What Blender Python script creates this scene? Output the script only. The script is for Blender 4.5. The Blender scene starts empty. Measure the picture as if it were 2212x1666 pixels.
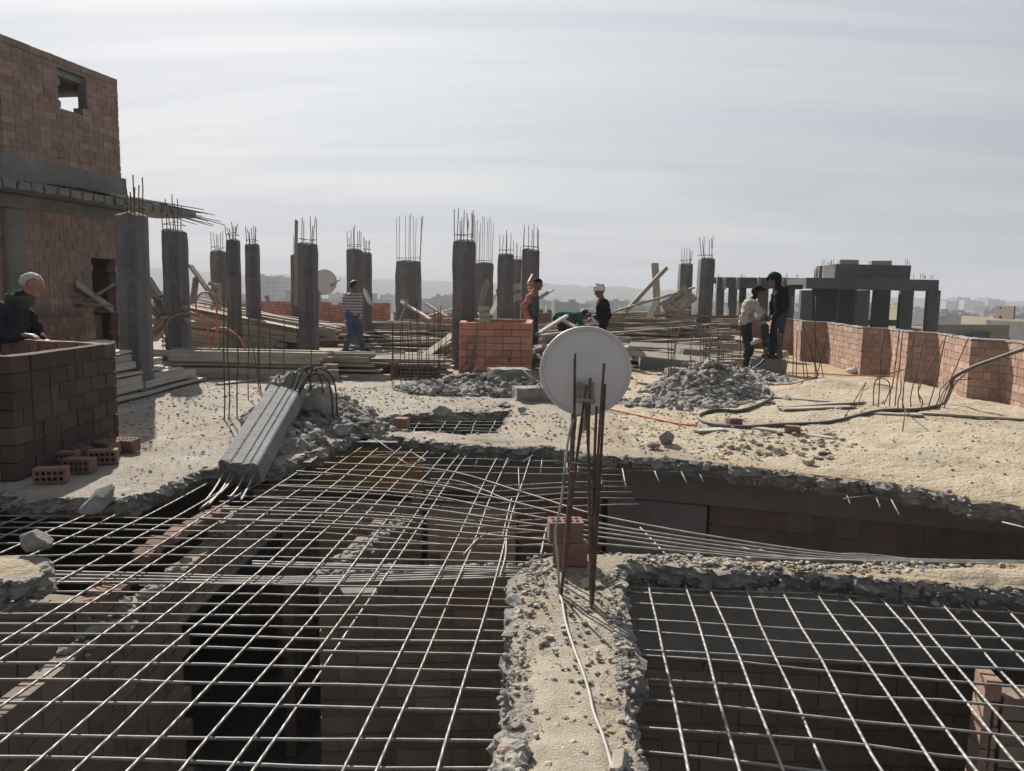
import bpy, bmesh, math, random
import numpy as np
from mathutils import Vector, Matrix, noise, Euler
R = random.Random(7)
rad = math.radians
scene = bpy.context.scene
COL = scene.collection
SUN_AZ, SUN_EL = rad(-25), rad(35)      # azimuth measured from the view direction, minus = left
# ---------------------------------------------------------------- camera
FPX, PITCH, ROLL, EYE = 1660., rad(6.9), rad(1.0), 1.5
def ray(u, v):
    x = (u-1106)/FPX; y = -(v-833)/FPX
    xr = x*math.cos(ROLL)-y*math.sin(ROLL); yr = x*math.sin(ROLL)+y*math.cos(ROLL)
    return (xr, math.cos(PITCH)+yr*math.sin(PITCH), -math.sin(PITCH)+yr*math.cos(PITCH))
def G(u, v, z=0.):                       # survey point lying at height z
    r = ray(u, v); t = (z-EYE)/r[2]
    return Vector((r[0]*t, r[1]*t, z))
def D(u, v, d):                          # survey point at distance d
    r = ray(u, v); t = d/r[1]
    return Vector((r[0]*t, d, EYE+r[2]*t))
cd = bpy.data.cameras.new('camera'); cam = bpy.data.objects.new('camera', cd); COL.objects.link(cam)
cd.sensor_fit = 'HORIZONTAL'; cd.sensor_width = 36; cd.lens = 36*FPX/2212
cd.clip_start = .05; cd.clip_end = 9000
cam.matrix_world = Matrix.Translation((0, 0, EYE)) @ Matrix.Rotation(rad(90)-PITCH, 4, 'X') @ Matrix.Rotation(ROLL, 4, 'Z')
scene.camera = cam
# ---------------------------------------------------------------- object helpers
def link(name, me, parent=None, mat=None):
    o = bpy.data.objects.new(name, me); COL.objects.link(o)
    if parent: o.parent = parent
    if mat and me is not None:
        me.materials.clear(); me.materials.append(mat)
    return o
def tag(o, label, cat, group=None):
    o['label'] = label; o['category'] = cat; o['kind'] = 'thing'
    if group: o['group'] = group
    return o
def empty(name, label, cat, loc=(0, 0, 0), rz=0, group=None):
    o = bpy.data.objects.new(name, None); COL.objects.link(o)
    o.location = loc; o.rotation_euler = (0, 0, rz); o.empty_display_size = .1
    return tag(o, label, cat, group)
def struct(o, kind='structure'):
    o['kind'] = kind; return o
def finish(bm, name, smooth=False):
    me = bpy.data.meshes.new(name); bm.normal_update(); bm.to_mesh(me); bm.free()
    if smooth:
        me.polygons.foreach_set('use_smooth', [True]*len(me.polygons))
    return me
def box(bm, c, s, rot=None, jit=0., tint=None, lay=None):
    hx, hy, hz = s[0]/2, s[1]/2, s[2]/2
    vs = []
    for dx, dy, dz in ((-1,-1,-1),(1,-1,-1),(1,1,-1),(-1,1,-1),(-1,-1,1),(1,-1,1),(1,1,1),(-1,1,1)):
        p = Vector((dx*hx, dy*hy, dz*hz))
        if jit: p += Vector((R.uniform(-jit, jit), R.uniform(-jit, jit), R.uniform(-jit, jit)))
        if rot is not None: p = rot @ p
        vs.append(bm.verts.new(p+Vector(c)))
    fs = []
    for f in ((0,3,2,1),(4,5,6,7),(0,1,5,4),(1,2,6,5),(2,3,7,6),(3,0,4,7)):
        fa = bm.faces.new([vs[i] for i in f]); fs.append(fa)
        if lay is not None:
            for l in fa.loops: l[lay] = (tint, tint, tint, 1)
    return fs
def tube(bm, pts, r, sides=6, cap=True):
    pts = [Vector(p) for p in pts]
    n = len(pts); rs = r if isinstance(r, (list, tuple)) else [r]*n
    t0 = (pts[1]-pts[0]).normalized()
    up = Vector((0, 0, 1)) if abs(t0.z) < .9 else Vector((1, 0, 0))
    nrm = t0.cross(up).normalized(); prev = t0; rings = []
    for i in range(n):
        t = (pts[min(i+1, n-1)]-pts[max(i-1, 0)])
        if t.length < 1e-9: t = prev.copy()
        t.normalize(); q = prev.rotation_difference(t); nrm = q @ nrm; prev = t
        b = t.cross(nrm)
        rings.append([bm.verts.new(pts[i]+(nrm*math.cos(a)+b*math.sin(a))*rs[i]) for a in [k*2*math.pi/sides for k in range(sides)]])
    for i in range(n-1):
        for k in range(sides):
            f = bm.faces.new((rings[i][k], rings[i][(k+1) % sides], rings[i+1][(k+1) % sides], rings[i+1][k])); f.smooth = True
    if cap:
        bm.faces.new(rings[0][::-1]); bm.faces.new(rings[-1])
def spline(pts, n=8):
    pts = [Vector(p) for p in pts]; out = []
    for i in range(len(pts)-1):
        p0 = pts[max(i-1, 0)]; p1 = pts[i]; p2 = pts[i+1]; p3 = pts[min(i+2, len(pts)-1)]
        for k in range(n):
            t = k/n
            out.append(.5*((2*p1)+(p2-p0)*t+(2*p0-5*p1+4*p2-p3)*t*t+(3*p1-p0-3*p2+p3)*t**3))
    out.append(pts[-1]); return out
def fbm(p, o=4):
    return noise.fractal(Vector(p), 1.0, 2.0, o)
# ---------------------------------------------------------------- materials
class NT:
    def __init__(s, name, rough=.9):
        s.m = bpy.data.materials.new(name); s.m.use_nodes = True; s.t = s.m.node_tree
        s.b = s.t.nodes['Principled BSDF']; s.b.inputs['Roughness'].default_value = rough
        s.b.inputs['Specular IOR Level'].default_value = .25
    def n(s, typ, **kw):
        nd = s.t.nodes.new(typ)
        for k, v in kw.items():
            if k[0] == '_': setattr(nd, k[1:], v)
            else: s.set(nd.inputs[k.replace('__', ' ')], v)
        return nd
    def set(s, sock, v):
        if hasattr(v, 'is_output'): s.t.links.new(v, sock)
        else: sock.default_value = v
    def coord(s, scale=(1, 1, 1), which='Object'):
        c = s.n('ShaderNodeTexCoord'); mp = s.n('ShaderNodeMapping')
        s.set(mp.inputs['Vector'], c.outputs[which]); mp.inputs['Scale'].default_value = scale
        return mp.outputs[0]
    def noise(s, vec, scale, detail=5, rough=.6):
        nd = s.n('ShaderNodeTexNoise', Scale=scale, Detail=detail, Roughness=rough); s.set(nd.inputs['Vector'], vec); return nd.outputs['Fac']
    def ramp(s, fac, stops):
        nd = s.n('ShaderNodeValToRGB'); s.set(nd.inputs[0], fac); e = nd.color_ramp.elements
        while len(e) < len(stops): e.new(.5)
        for i, (p, c) in enumerate(stops):
            e[i].position = p; e[i].color = (c[0], c[1], c[2], 1) if len(c) == 3 else c
        return nd.outputs[0]
    def mix(s, fac, a, b, mode='MIX'):
        nd = s.n('ShaderNodeMix', _data_type='RGBA', _blend_type=mode)
        s.set(nd.inputs[0], fac); s.set(nd.inputs[6], a if hasattr(a, 'is_output') else (*a, 1)); s.set(nd.inputs[7], b if hasattr(b, 'is_output') else (*b, 1))
        return nd.outputs[2]
    def math(s, op, a, b=0.):
        nd = s.n('ShaderNodeMath', _operation=op); s.set(nd.inputs[0], a); s.set(nd.inputs[1], b); return nd.outputs[0]
    def bump(s, h, strength=.4, dist=.02):
        nd = s.n('ShaderNodeBump', Strength=strength, Distance=dist); s.set(nd.inputs['Height'], h)
        s.set(s.b.inputs['Normal'], nd.outputs[0]); return nd
    def base(s, c):
        s.set(s.b.inputs['Base Color'], c if hasattr(c, 'is_output') else (*c, 1)); return s.m

def concrete(name, dark, light, board=False, scale=1., bump=.5, stain=None):
    k = NT(name, .95); v = k.coord()
    a = k.noise(v, 1.6*scale, 8, .7); b = k.noise(v, 22*scale, 6, .7)
    f = k.math('ADD', k.math('MULTIPLY', a, .65), k.math('MULTIPLY', b, .35))
    c = k.ramp(f, [(.34, dark), (.62, light)])
    h = b
    if board:
        vb = k.coord((9, 9, .25)); st = k.noise(vb, 1.2, 3, .5)
        c = k.mix(k.math('MULTIPLY', k.ramp(st, [(.42, (0, 0, 0)), (.58, (1, 1, 1))]), .55), c, tuple(x*.72 for x in dark))
        h = k.math('ADD', k.math('MULTIPLY', st, 1.4), b)
    if stain:
        s2 = k.noise(v, .55, 5, .65)
        c = k.mix(k.ramp(s2, [(.45, (0, 0, 0)), (.62, (1, 1, 1))]), c, stain)
    if name in ('rubble_concrete', 'broken_concrete', 'brown_debris', 'river_pebble', 'dusty_dark_rubble'):
        at = k.n('ShaderNodeAttribute', _attribute_name='tint')
        c = k.mix(1., c, k.ramp(at.outputs['Fac'], [(0, (1, 1, 1)), (.06, (.62, .62, .63)), (.5, (.95, .95, .95)), (.8, (1.25, 1.23, 1.19)), (.95, (1.15, 1.1, 1.03)), (1, (1.25, .95, .80))]), 'MULTIPLY')
    if board:
        pt = k.noise(v, 2.1, 6, .7); c = k.mix(k.math('MULTIPLY', k.ramp(pt, [(.56, (0, 0, 0)), (.68, (1, 1, 1))]), .55), c, tuple(x*1.35 for x in light))
        hc_ = k.noise(v, 34, 3, .6); c = k.mix(k.math('MULTIPLY', k.ramp(hc_, [(.62, (0, 0, 0)), (.72, (1, 1, 1))]), .7), c, tuple(x*.4 for x in dark))
    k.bump(h, bump, .03); return k.base(c)
M = {}
M['column'] = concrete('grey_column_concrete', (.115, .112, .111), (.215, .21, .208), True)
M['beam'] = concrete('dark_cast_concrete', (.19, .186, .18), (.30, .295, .285), False, .8)
M['post'] = concrete('fallen_post_concrete', (.20, .20, .205), (.33, .33, .335), False, 1.5, .9)
M['broken'] = concrete('broken_concrete', (.19, .18, .168), (.46, .44, .41), False, 4.0, 1.0)
M['dust'] = concrete('dusty_slab_grit', (.38, .325, .25), (.64, .57, .46), False, 5.0, .9)
M['rubble'] = concrete('rubble_concrete', (.19, .18, .165), (.46, .44, .405), False, 4.0, .9)
M['crumb'] = concrete('broken_concrete', (.34, .32, .285), (.62, .58, .52), False, 5.0, .9)
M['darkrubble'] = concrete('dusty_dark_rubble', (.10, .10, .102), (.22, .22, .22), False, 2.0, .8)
M['band'] = concrete('ring_beam_concrete', (.15, .15, .14), (.26, .255, .235), False, 1.)
M['shell'] = concrete('far_frame_concrete', (.098, .093, .09), (.155, .148, .145), False, .5)
M['shell_pale'] = concrete('far_parapet_concrete', (.26, .26, .25), (.36, .36, .34), False, .5)
M['beige'] = concrete('beige_render', (.30, .25, .18), (.40, .34, .25), False, .3)
M['block'] = concrete('grey_block_concrete', (.15, .15, .15), (.27, .27, .265), False, 2.)
M['mortar'] = concrete('grey_mortar', (.22, .21, .19), (.36, .35, .32), False, 3.)
M['mound'] = concrete('brown_terrain', (.065, .056, .048), (.12, .105, .085), False, .02, .0)
def deck_material():
    k = NT('sandy_concrete_deck', .95); v = k.coord()
    c0 = k.noise(v, 1.1, 8, .72); c1 = k.noise(v, 9, 8, .75); c2 = k.noise(v, 55, 4, .7)
    conc = k.ramp(k.math('ADD', k.math('MULTIPLY', c0, .5), k.math('MULTIPLY', c1, .5)), [(.36, (.31, .265, .21)), (.5, (.455, .405, .34)), (.62, (.62, .58, .52))])
    sand = k.ramp(k.math('ADD', k.math('MULTIPLY', c1, .6), k.math('MULTIPLY', c2, .4)), [(.36, (.40, .29, .165)), (.62, (.62, .49, .315))])
    x = k.n('ShaderNodeSeparateXYZ'); k.set(x.inputs[0], v)
    m = k.math('ADD', k.math('MULTIPLY', x.outputs[0], .16), k.math('MULTIPLY', k.math('SUBTRACT', c0, .5), 2.6))
    m = k.math('ADD', m, k.math('MULTIPLY', k.math('SUBTRACT', c1, .5), .9))
    col = k.mix(k.ramp(m, [(.0, (0, 0, 0)), (.4, (1, 1, 1))]), conc, sand)
    dirt = k.ramp(k.math('ADD', k.math('MULTIPLY', c1, .6), k.math('MULTIPLY', c2, .4)), [(.50, (0, 0, 0)), (.60, (1, 1, 1))])
    col = k.mix(k.math('MULTIPLY', dirt, .7), col, (.20, .175, .145))
    c4 = k.noise(v, .7, 7, .8); col = k.mix(k.math('MULTIPLY', k.ramp(c4, [(.5, (0, 0, 0)), (.66, (1, 1, 1))]), .55), col, (.27, .245, .215))
    c5 = k.noise(v, 1.9, 7, .75); col = k.mix(k.math('MULTIPLY', k.ramp(c5, [(.58, (0, 0, 0)), (.68, (1, 1, 1))]), .6), col, (.70, .675, .63))
    c3 = k.noise(v, 2.6, 6, .75)
    col = k.mix(k.math('MULTIPLY', k.ramp(c3, [(.56, (0, 0, 0)), (.7, (1, 1, 1))]), .5), col, (.30, .235, .165))
    k.bump(k.math('ADD', k.math('MULTIPLY', c1, 1.3), k.math('MULTIPLY', c2, .8)), .9, .05)
    return k.base(col)
M['deck'] = deck_material()
def sand_material():
    k = NT('yellow_sand', .95); v = k.coord(); a = k.noise(v, 2.2, 6, .65); b = k.noise(v, 40, 5, .7)
    c = k.ramp(k.math('ADD', k.math('MULTIPLY', a, .6), k.math('MULTIPLY', b, .4)), [(.36, (.41, .335, .235)), (.5, (.53, .45, .33)), (.64, (.64, .565, .44))])
    g = k.noise(v, 1.1, 7, .78); c = k.mix(k.math('MULTIPLY', k.ramp(g, [(.5, (0, 0, 0)), (.66, (1, 1, 1))]), .5), c, (.34, .305, .25))
    k.bump(k.math('ADD', k.math('MULTIPLY', k.noise(v, 9, 5, .6), 1.6), b), .9, .05); return k.base(c)
M['sand'] = sand_material()
def brick_material(name, cols, mort):
    k = NT(name, .95)
    at = k.n('ShaderNodeVertexColor', _layer_name='tint')
    v = k.coord(); a = k.noise(v, 30, 5, .7); b = k.noise(v, 3.5, 5, .65)
    c = k.ramp(at.outputs[0], [(i/(len(cols)-1)*.98, q) for i, q in enumerate(cols)]+[(.995, mort)])
    c = k.mix(k.math('MULTIPLY', k.ramp(b, [(.42, (0, 0, 0)), (.7, (1, 1, 1))]), .5), c, tuple(x*.55 for x in cols[0]))
    c = k.mix(k.math('MULTIPLY', k.ramp(a, [(.5, (0, 0, 0)), (.75, (1, 1, 1))]), .3), c, mort)
    vs = k.coord((6, 6, 60)); st = k.noise(vs, 4, 2, .5)
    k.bump(k.math('ADD', a, st), .5, .012); return k.base(c)
M['brick'] = brick_material('red_clay_brick', [(.21, .13, .10), (.29, .175, .135), (.25, .145, .11), (.33, .215, .17), (.27, .16, .125)], (.24, .225, .20))
M['brick_bright'] = brick_material('orange_clay_brick', [(.46, .21, .145), (.58, .28, .20), (.51, .24, .165), (.62, .32, .23), (.40, .19, .14)], (.13, .115, .105))
M['brick_light'] = brick_material('pale_clay_brick', [(.29, .185, .145), (.39, .245, .19), (.34, .21, .165), (.44, .30, .235), (.36, .245, .195)], (.30, .28, .25))
M['brick_brown'] = brick_material('brown_clay_brick', [(.21, .165, .135), (.275, .21, .17), (.235, .18, .145), (.31, .245, .20), (.225, .165, .135)], (.22, .21, .19))
M['brick_tower'] = brick_material('weathered_tower_brick', [(.29, .20, .16), (.37, .26, .21), (.32, .22, .175), (.41, .30, .24), (.34, .24, .19)], (.27, .25, .22))
M['brick_dark'] = brick_material('dark_brown_brick', [(.075, .055, .045), (.11, .075, .06), (.085, .062, .052), (.13, .09, .07), (.06, .05, .045)], (.10, .095, .09))
def wood_material(name, cols):
    k = NT(name, .85); oi = k.n('ShaderNodeObjectInfo')
    v = k.coord((1.2, 26, 26)); g = k.noise(v, 1.6, 6, .65); v2 = k.coord((2.5, 8, 8)); b = k.noise(v2, 1.5, 5, .7)
    c = k.ramp(oi.outputs['Random'], [(i/(len(cols)-1), q) for i, q in enumerate(cols)])
    c = k.mix(k.math('MULTIPLY', k.ramp(g, [(.4, (0, 0, 0)), (.62, (1, 1, 1))]), .6), c, tuple(x*.5 for x in cols[0]))
    c = k.mix(k.math('MULTIPLY', k.ramp(b, [(.5, (0, 0, 0)), (.66, (1, 1, 1))]), .55), c, (.40, .375, .335))
    k.bump(g, .5, .01); return k.base(c)
M['wood'] = wood_material('weathered_timber', [(.30, .25, .19), (.42, .36, .275), (.34, .30, .245), (.50, .44, .35), (.22, .185, .145), (.40, .355, .29)])
M['wood_pale'] = wood_material('dusty_pale_timber', [(.40, .375, .33), (.52, .485, .43), (.44, .41, .36)])
M['ply'] = wood_material('brown_plywood', [(.46, .32, .21), (.52, .37, .25)])
def rust_material(name, a, b, met, rough):
    k = NT(name, rough); v = k.coord(); f = k.noise(v, 14, 5, .7)
    k.b.inputs['Metallic'].default_value = met
    vs = k.coord((1, 1, 1)); w = k.n('ShaderNodeTexWave', Scale=55., Distortion=1.5); k.set(w.inputs['Vector'], vs)
    k.bump(w.outputs['Fac'], .35, .004)
    c = k.ramp(f, [(.38, a), (.66, b)])
    if name == 'worn_grey_steel':
        g = k.noise(v, 1.3, 6, .7); c = k.mix(k.ramp(g, [(.54, (0, 0, 0)), (.68, (1, 1, 1))]), c, (.17, .115, .075))
    return k.base(c)
M['rust'] = rust_material('rusty_steel', (.095, .065, .05), (.19, .125, .095), .25, .75)
M['bar'] = rust_material('worn_grey_steel', (.20, .195, .185), (.34, .325, .295), .25, .55)
M['darkbar'] = rust_material('dark_steel', (.045, .04, .04), (.09, .075, .065), .2, .75)
def plain(name, col, rough=.7, met=0., spec=.3, vary=.2, scale=12, bump=.25):
    if rough >= .9: vary = max(vary, .35); bump = .9
    k = NT(name, rough); v = k.coord(); f = k.noise(v, scale, 5, .65)
    k.b.inputs['Metallic'].default_value = met; k.b.inputs['Specular IOR Level'].default_value = spec
    if bump: k.bump(f, bump, .02 if rough < .9 else .06)
    return k.base(k.ramp(f, [(.3, tuple(c*(1-vary) for c in col)), (.7, tuple(c*(1+vary) for c in col))]))
M['dish'] = plain('grey_painted_dish', (.65, .62, .61), .5, 0, .4, .07, 5, .05)
M['zinc'] = plain('zinc_bracket', (.34, .31, .28), .5, .4, .4)
M['rubber'] = plain('black_rubber', (.03, .03, .032), .55)
M['dusty_rubber'] = plain('dusty_hose_rubber', (.09, .088, .088), .6)
M['orange'] = plain('orange_plastic', (.50, .16, .08), .6)
M['cable'] = plain('grey_cable', (.36, .34, .31), .6)
M['ochre'] = plain('ochre_paint', (.42, .26, .10), .8, 0, .2, .12, 3)
M['dark'] = plain('dark_steel_tool', (.03, .03, .032), .5, .3)
M['tool'] = plain('pale_tool_tube', (.75, .73, .70), .35, .3)
M['skin'] = plain('tan_skin', (.20, .11, .075), .6, 0, .3, .1)
M['skin_pale'] = plain('pale_skin', (.33, .205, .15), .6, 0, .3, .1)
M['hair_black'] = plain('black_hair', (.018, .016, .015), .6)
M['hair_white'] = plain('white_hair', (.50, .485, .46), .8, 0, .1, .3, 60, .8)
M['navy'] = plain('dark_navy_cloth', (.03, .034, .042), .9, 0, .1, .3)
M['olive'] = plain('olive_cloth', (.085, .09, .065), .9, 0, .1)
M['denim'] = plain('blue_denim', (.085, .12, .19), .9, 0, .1, .3)
M['denim_dark'] = plain('dark_denim', (.045, .055, .075), .9, 0, .1, .3)
M['black_cloth'] = plain('black_cloth', (.016, .016, .018), .9, 0, .1, .3)
M['charcoal'] = plain('charcoal_trousers', (.04, .04, .042), .9, 0, .1, .3)
M['rust_shirt'] = plain('rust_orange_cloth', (.36, .17, .125), .9, 0, .1, .25)
M['slate'] = plain('slate_grey_cloth', (.085, .095, .105), .9, 0, .1, .25)
M['teal'] = plain('teal_cloth', (.03, .13, .115), .9, 0, .1, .25)
M['sweater'] = plain('cream_sweater', (.44, .385, .33), .95, 0, .1, .12)
M['white_cloth'] = plain('white_cloth', (.70, .69, .70), .9, 0, .1, .1)
M['shoe'] = plain('dark_shoe', (.03, .027, .025), .7)
M['eye'] = plain('dark_eye', (.01, .01, .01), .3)
def stripes():
    k = NT('striped_knit', .9); c = k.n('ShaderNodeTexCoord'); x = k.n('ShaderNodeSeparateXYZ'); k.set(x.inputs[0], c.outputs['Object'])
    h = k.math('ADD', x.outputs[2], k.math('MULTIPLY', k.noise(c.outputs['Object'], 6), .03))
    f = k.math('FRACT', k.math('MULTIPLY', h, 14.2))
    return k.base(k.ramp(f, [(0., (.43, .38, .385)), (.52, (.45, .40, .405)), (.58, (.06, .06, .075)), (.80, (.05, .05, .065)), (.86, (.40, .36, .37))]))
M['stripes'] = stripes()
def facade(name, cols, win):
    k = NT(name, .9); oi = k.n('ShaderNodeObjectInfo')
    c = k.ramp(oi.outputs['Random'], [(i/(len(cols)-1), q) for i, q in enumerate(cols)])
    gm = k.n('ShaderNodeNewGeometry'); tc = k.n('ShaderNodeTexCoord')
    x = k.n('ShaderNodeSeparateXYZ'); k.set(x.inputs[0], tc.outputs['Object'])
    hor = k.math('ADD', x.outputs[0], x.outputs[1])
    nq = k.noise(tc.outputs['Object'], .35, 2, .5)
    fx = k.math('FRACT', k.math('MULTIPLY', hor, 1/3.4)); fz = k.math('FRACT', k.math('MULTIPLY', x.outputs[2], 1/3.1))
    wx = k.math('MULTIPLY', k.math('GREATER_THAN', fx, .32), k.math('LESS_THAN', fx, .72))
    wz = k.math('MULTIPLY', k.math('GREATER_THAN', fz, .34), k.math('LESS_THAN', fz, .78))
    nz = k.n('ShaderNodeSeparateXYZ'); k.set(nz.inputs[0], gm.outputs['Normal'])
    side = k.math('LESS_THAN', k.math('ABSOLUTE', nz.outputs[2]), .5)
    w = k.math('MULTIPLY', k.math('MULTIPLY', k.math('MULTIPLY', wx, wz), side), k.math('MULTIPLY', k.math('GREATER_THAN', nq, .46), .75))
    return k.base(k.mix(w, c, win))
M['city'] = facade('city_facade', [(.11, .095, .085), (.17, .145, .12), (.15, .10, .08), (.20, .18, .155), (.12, .11, .10), (.23, .21, .19)], (.05, .05, .055))
M['city_white'] = facade('white_tower_facade', [(.34, .32, .30), (.42, .40, .37)], (.10, .10, .105))
SKY, SUN, EXPO, HAZE = .051, 5.0, 0.72, .00072
VEIL0, VEIL1 = (6.3, 6.5, 6.8), (9.9, 10.3, 10.9)
# ---------------------------------------------------------------- brick walls: every brick a little box, all of one wall in one mesh
BL, BH, BT = .235, .115, .115
def brick_mesh(bm, lay, p0, p1, z0, z1, th=BT, holes=(), ragged=0., L=BL, Hh=BH, phase=0., mort=1.0, topf=None):
    p0 = Vector((p0[0], p0[1], 0)); p1 = Vector((p1[0], p1[1], 0)); d = p1-p0; n = d.length; d.normalize()
    rot = Matrix(((d.x, -d.y, 0), (d.y, d.x, 0), (0, 0, 1)))
    rows = max(1, round((z1-z0)/Hh)); hh = (z1-z0)/rows
    for r in range(rows):
        z = z0+r*hh; x = -L*((r % 2)*.5+phase)
        while x < n-.01:
            a = max(x, 0); b = min(x+L*R.choice((1, 1, 1, .5, 1)), n)
            x2 = b
            if n-b < L*.22: b = x2 = n
            cx, cz = (a+b)/2, z+hh/2
            skip = any(h[0] < cx < h[1] and h[2] < cz < h[3] for h in holes)
            if topf and z+hh*.6 > topf(cx/n): skip = True
            if ragged and r == rows-1 and R.random() < ragged: skip = True
            if not skip and b-a > .02:
                c = p0+d*cx; box(bm, (c.x, c.y, cz), (b-a-.012, th*R.uniform(.97, 1.0), hh-.012), rot, .004, R.random()*.97, lay)
            x = x2
    # mortar core, set back from the brick faces
    cells = [(.03, n-.03, z0, z1-(hh if ragged or topf else .008))]
    for h in holes:
        new = []
        for (a, b, c, e) in cells:
            if h[1] <= a or h[0] >= b or h[3] <= c or h[2] >= e: new.append((a, b, c, e)); continue
            if h[0] > a: new.append((a, h[0], c, e))
            if h[1] < b: new.append((h[1], b, c, e))
            if h[2] > c: new.append((max(a, h[0]), min(b, h[1]), c, h[2]))
            if h[3] < e: new.append((max(a, h[0]), min(b, h[1]), h[3], e))
        cells = new
    for (a, b, c, e) in cells:
        if topf:
            k = max(1, int((b-a)/.25))
            for i in range(k):
                xa, xb = a+(b-a)*i/k, a+(b-a)*(i+1)/k; zt = min(e, topf((xa+xb)/2/n)-hh*1.2)
                if zt > c+.02:
                    q = p0+d*((xa+xb)/2); box(bm, (q.x, q.y, (c+zt)/2), (xb-xa, th-.022, zt-c), rot, 0, mort, lay)
        else:
            q = p0+d*((a+b)/2); box(bm, (q.x, q.y, (c+e)/2), (b-a-.006, th-.022, e-c), rot, 0, mort, lay)
def new_brick_bm():
    bm = bmesh.new(); lay = bm.loops.layers.color.new('tint'); return bm, lay
def brick_wall(name, label, cat, segs, mat='brick', group=None, parent=None):
    bm, lay = new_brick_bm()
    for s in segs: brick_mesh(bm, lay, *s[0], **s[1])
    o = link(name, finish(bm, name), parent, M[mat])
    if not parent: tag(o, label, cat, group)
    return o
# ---------------------------------------------------------------- slabs with broken edges
def slab(name, outline, z=0., th=.16, holes=(), mat='deck', side='broken', amp=.035, smooth_edges=()):
    bm = bmesh.new()
    def loop_pts(poly, rough, seed):
        out = []
        for i in range(len(poly)):
            a = Vector((*poly[i][:2], 0)); b = Vector((*poly[(i+1) % len(poly)][:2], 0)); L = (b-a).length
            isr = rough(i, a, b)
            k = max(1, int(L/.028)) if isr else 1
            nrm = Vector((-(b-a).y, (b-a).x, 0)).normalized()
            for j in range(k):
                p = a.lerp(b, j/k)
                if isr and j: p += nrm*(fbm((p.x*2.2+seed, p.y*2.2, 3), 4)*amp*2+fbm((p.x*11, p.y*11, seed), 3)*amp)
                out.append((p, isr))
        return out
    loops = [loop_pts(outline, lambda i, a, b: i not in smooth_edges, 1.)]+[loop_pts(h, lambda i, a, b: True, 5.+q) for q, h in enumerate(holes)]
    edges = []
    for li, pts in enumerate(loops):
        n = len(pts); area = sum(pts[i][0].x*pts[(i+1) % n][0].y-pts[(i+1) % n][0].x*pts[i][0].y for i in range(n))
        sgn = (1 if area > 0 else -1)*(1 if li == 0 else -1)      # outward side
        rings = []
        depths = [0, .016, .034, .052, .07, .09, .11, .13, th]
        for ri, dz in enumerate(depths):
            ring = []
            for i in range(n):
                p, isr = pts[i]; t = (pts[(i+1) % n][0]-pts[i-1][0])
                out = Vector((t.y, -t.x, 0)).normalized()*sgn if t.length > 1e-6 else Vector()
                q = p.copy(); q.z = z-dz
                if isr and ri:
                    w = fbm((p.x*7, p.y*7, dz*16+li), 4)
                    q += out*(amp*1.5*w+amp*1.1*math.sin(dz/th*math.pi)-.15*dz); q.z += amp*.3*fbm((p.x*9, p.y*9, dz*9+7), 3); q += Vector((R.uniform(-1, 1), R.uniform(-1, 1), R.uniform(-.6, .6)))*amp*.28+out*amp*.9*fbm((p.x*26, p.y*26, dz*40), 2)
                elif isr:
                    q.z -= abs(fbm((p.x*6, p.y*6, 1.7), 3))*.028
                ring.append(bm.verts.new(q))
            rings.append(ring)
        for ri in range(len(rings)-1):
            for i in range(n):
                j = (i+1) % n
                f = bm.faces.new((rings[ri][i], rings[ri][j], rings[ri+1][j], rings[ri+1][i])); f.material_index = 1
        edges.append((rings[0], rings[-1]))
    for which in (0, 1):
        es = []
        for e in edges:
            r = e[which]
            for i in range(len(r)): es.append(bm.edges.get((r[i], r[(i+1) % len(r)])))
        g = bmesh.ops.triangle_fill(bm, edges=es, use_beauty=True)
        for f in g['geom']:
            if isinstance(f, bmesh.types.BMFace): f.material_index = which
    bmesh.ops.recalc_face_normals(bm, faces=bm.faces)
    me = finish(bm, name); o = link(name, me)
    me.materials.append(M[mat]); me.materials.append(M[side])
    return o
def inside(p, poly):
    c = False; n = len(poly)
    for i in range(n):
        a, b = poly[i], poly[i-1]
        if (a[1] > p[1]) != (b[1] > p[1]) and p[0] < (b[0]-a[0])*(p[1]-a[1])/(b[1]-a[1])+a[0]: c = not c
    return c
def edge_dist(p, poly):
    P = Vector(p[:2]); m = 1e9; n = len(poly)
    for i in range(n):
        a = Vector(poly[i-1][:2]); b = Vector(poly[i][:2]); d = b-a
        t = max(0, min(1, (P-a).dot(d)/max(1e-9, d.dot(d)))); m = min(m, (a+d*t-P).length)
    return m
def gz(x, y):
    h = sand_h(x, y) if x > 1 and 4.6 < y < 14.5 else (grit_h(x, y) if -3.7 < x < 1.6 and 7.3 < y < 13.2 else None)
    return max(0, h or 0)
def px(pts, z=0.): return [G(u, v, z) for u, v in pts]
EDGE = [(-60, 1042), (60, 1070), (150, 1078), (280, 1070), (360, 1048), (430, 1012), (500, 1004), (590, 1003), (650, 985), (730, 953), (775, 937), (850, 940), (1000, 958),
        (1120, 965), (1180, 962), (1225, 972), (1310, 984), (1420, 990), (1540, 997), (1650, 1012), (1800, 1032), (1920, 1042), (2040, 1062), (2090, 1075), (2190, 1088)]
edge = [(-9, 5.55)]+[(p.x, p.y) for p in px(EDGE)]
e_end = Vector(edge[-1]).to_3d()
PARA = [(1784, 791), (1822, 795), (1841, 797), (1858, 810), (1891, 814), (1958, 831), (2010, 839), (2039, 844), (2088, 868), (2122, 870), (2138, 875), (2211, 896)]
main_poly = edge+[(4.02, 5.0), (3.9, 4.4), (4.05, 3.6), (4.2, 2.4), (4.3, .3), (9.5, .3), (9.5, 30), (-14, 30), (-14, 5.55)]
n_edge = len(edge)
HOLE = [(800, 905), (850, 894), (950, 891), (1050, 889), (1108, 886), (1096, 905), (1085, 936), (1000, 936), (900, 931), (868, 929), (828, 921)]
hole = [(p.x, p.y) for p in px(HOLE)]
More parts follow.
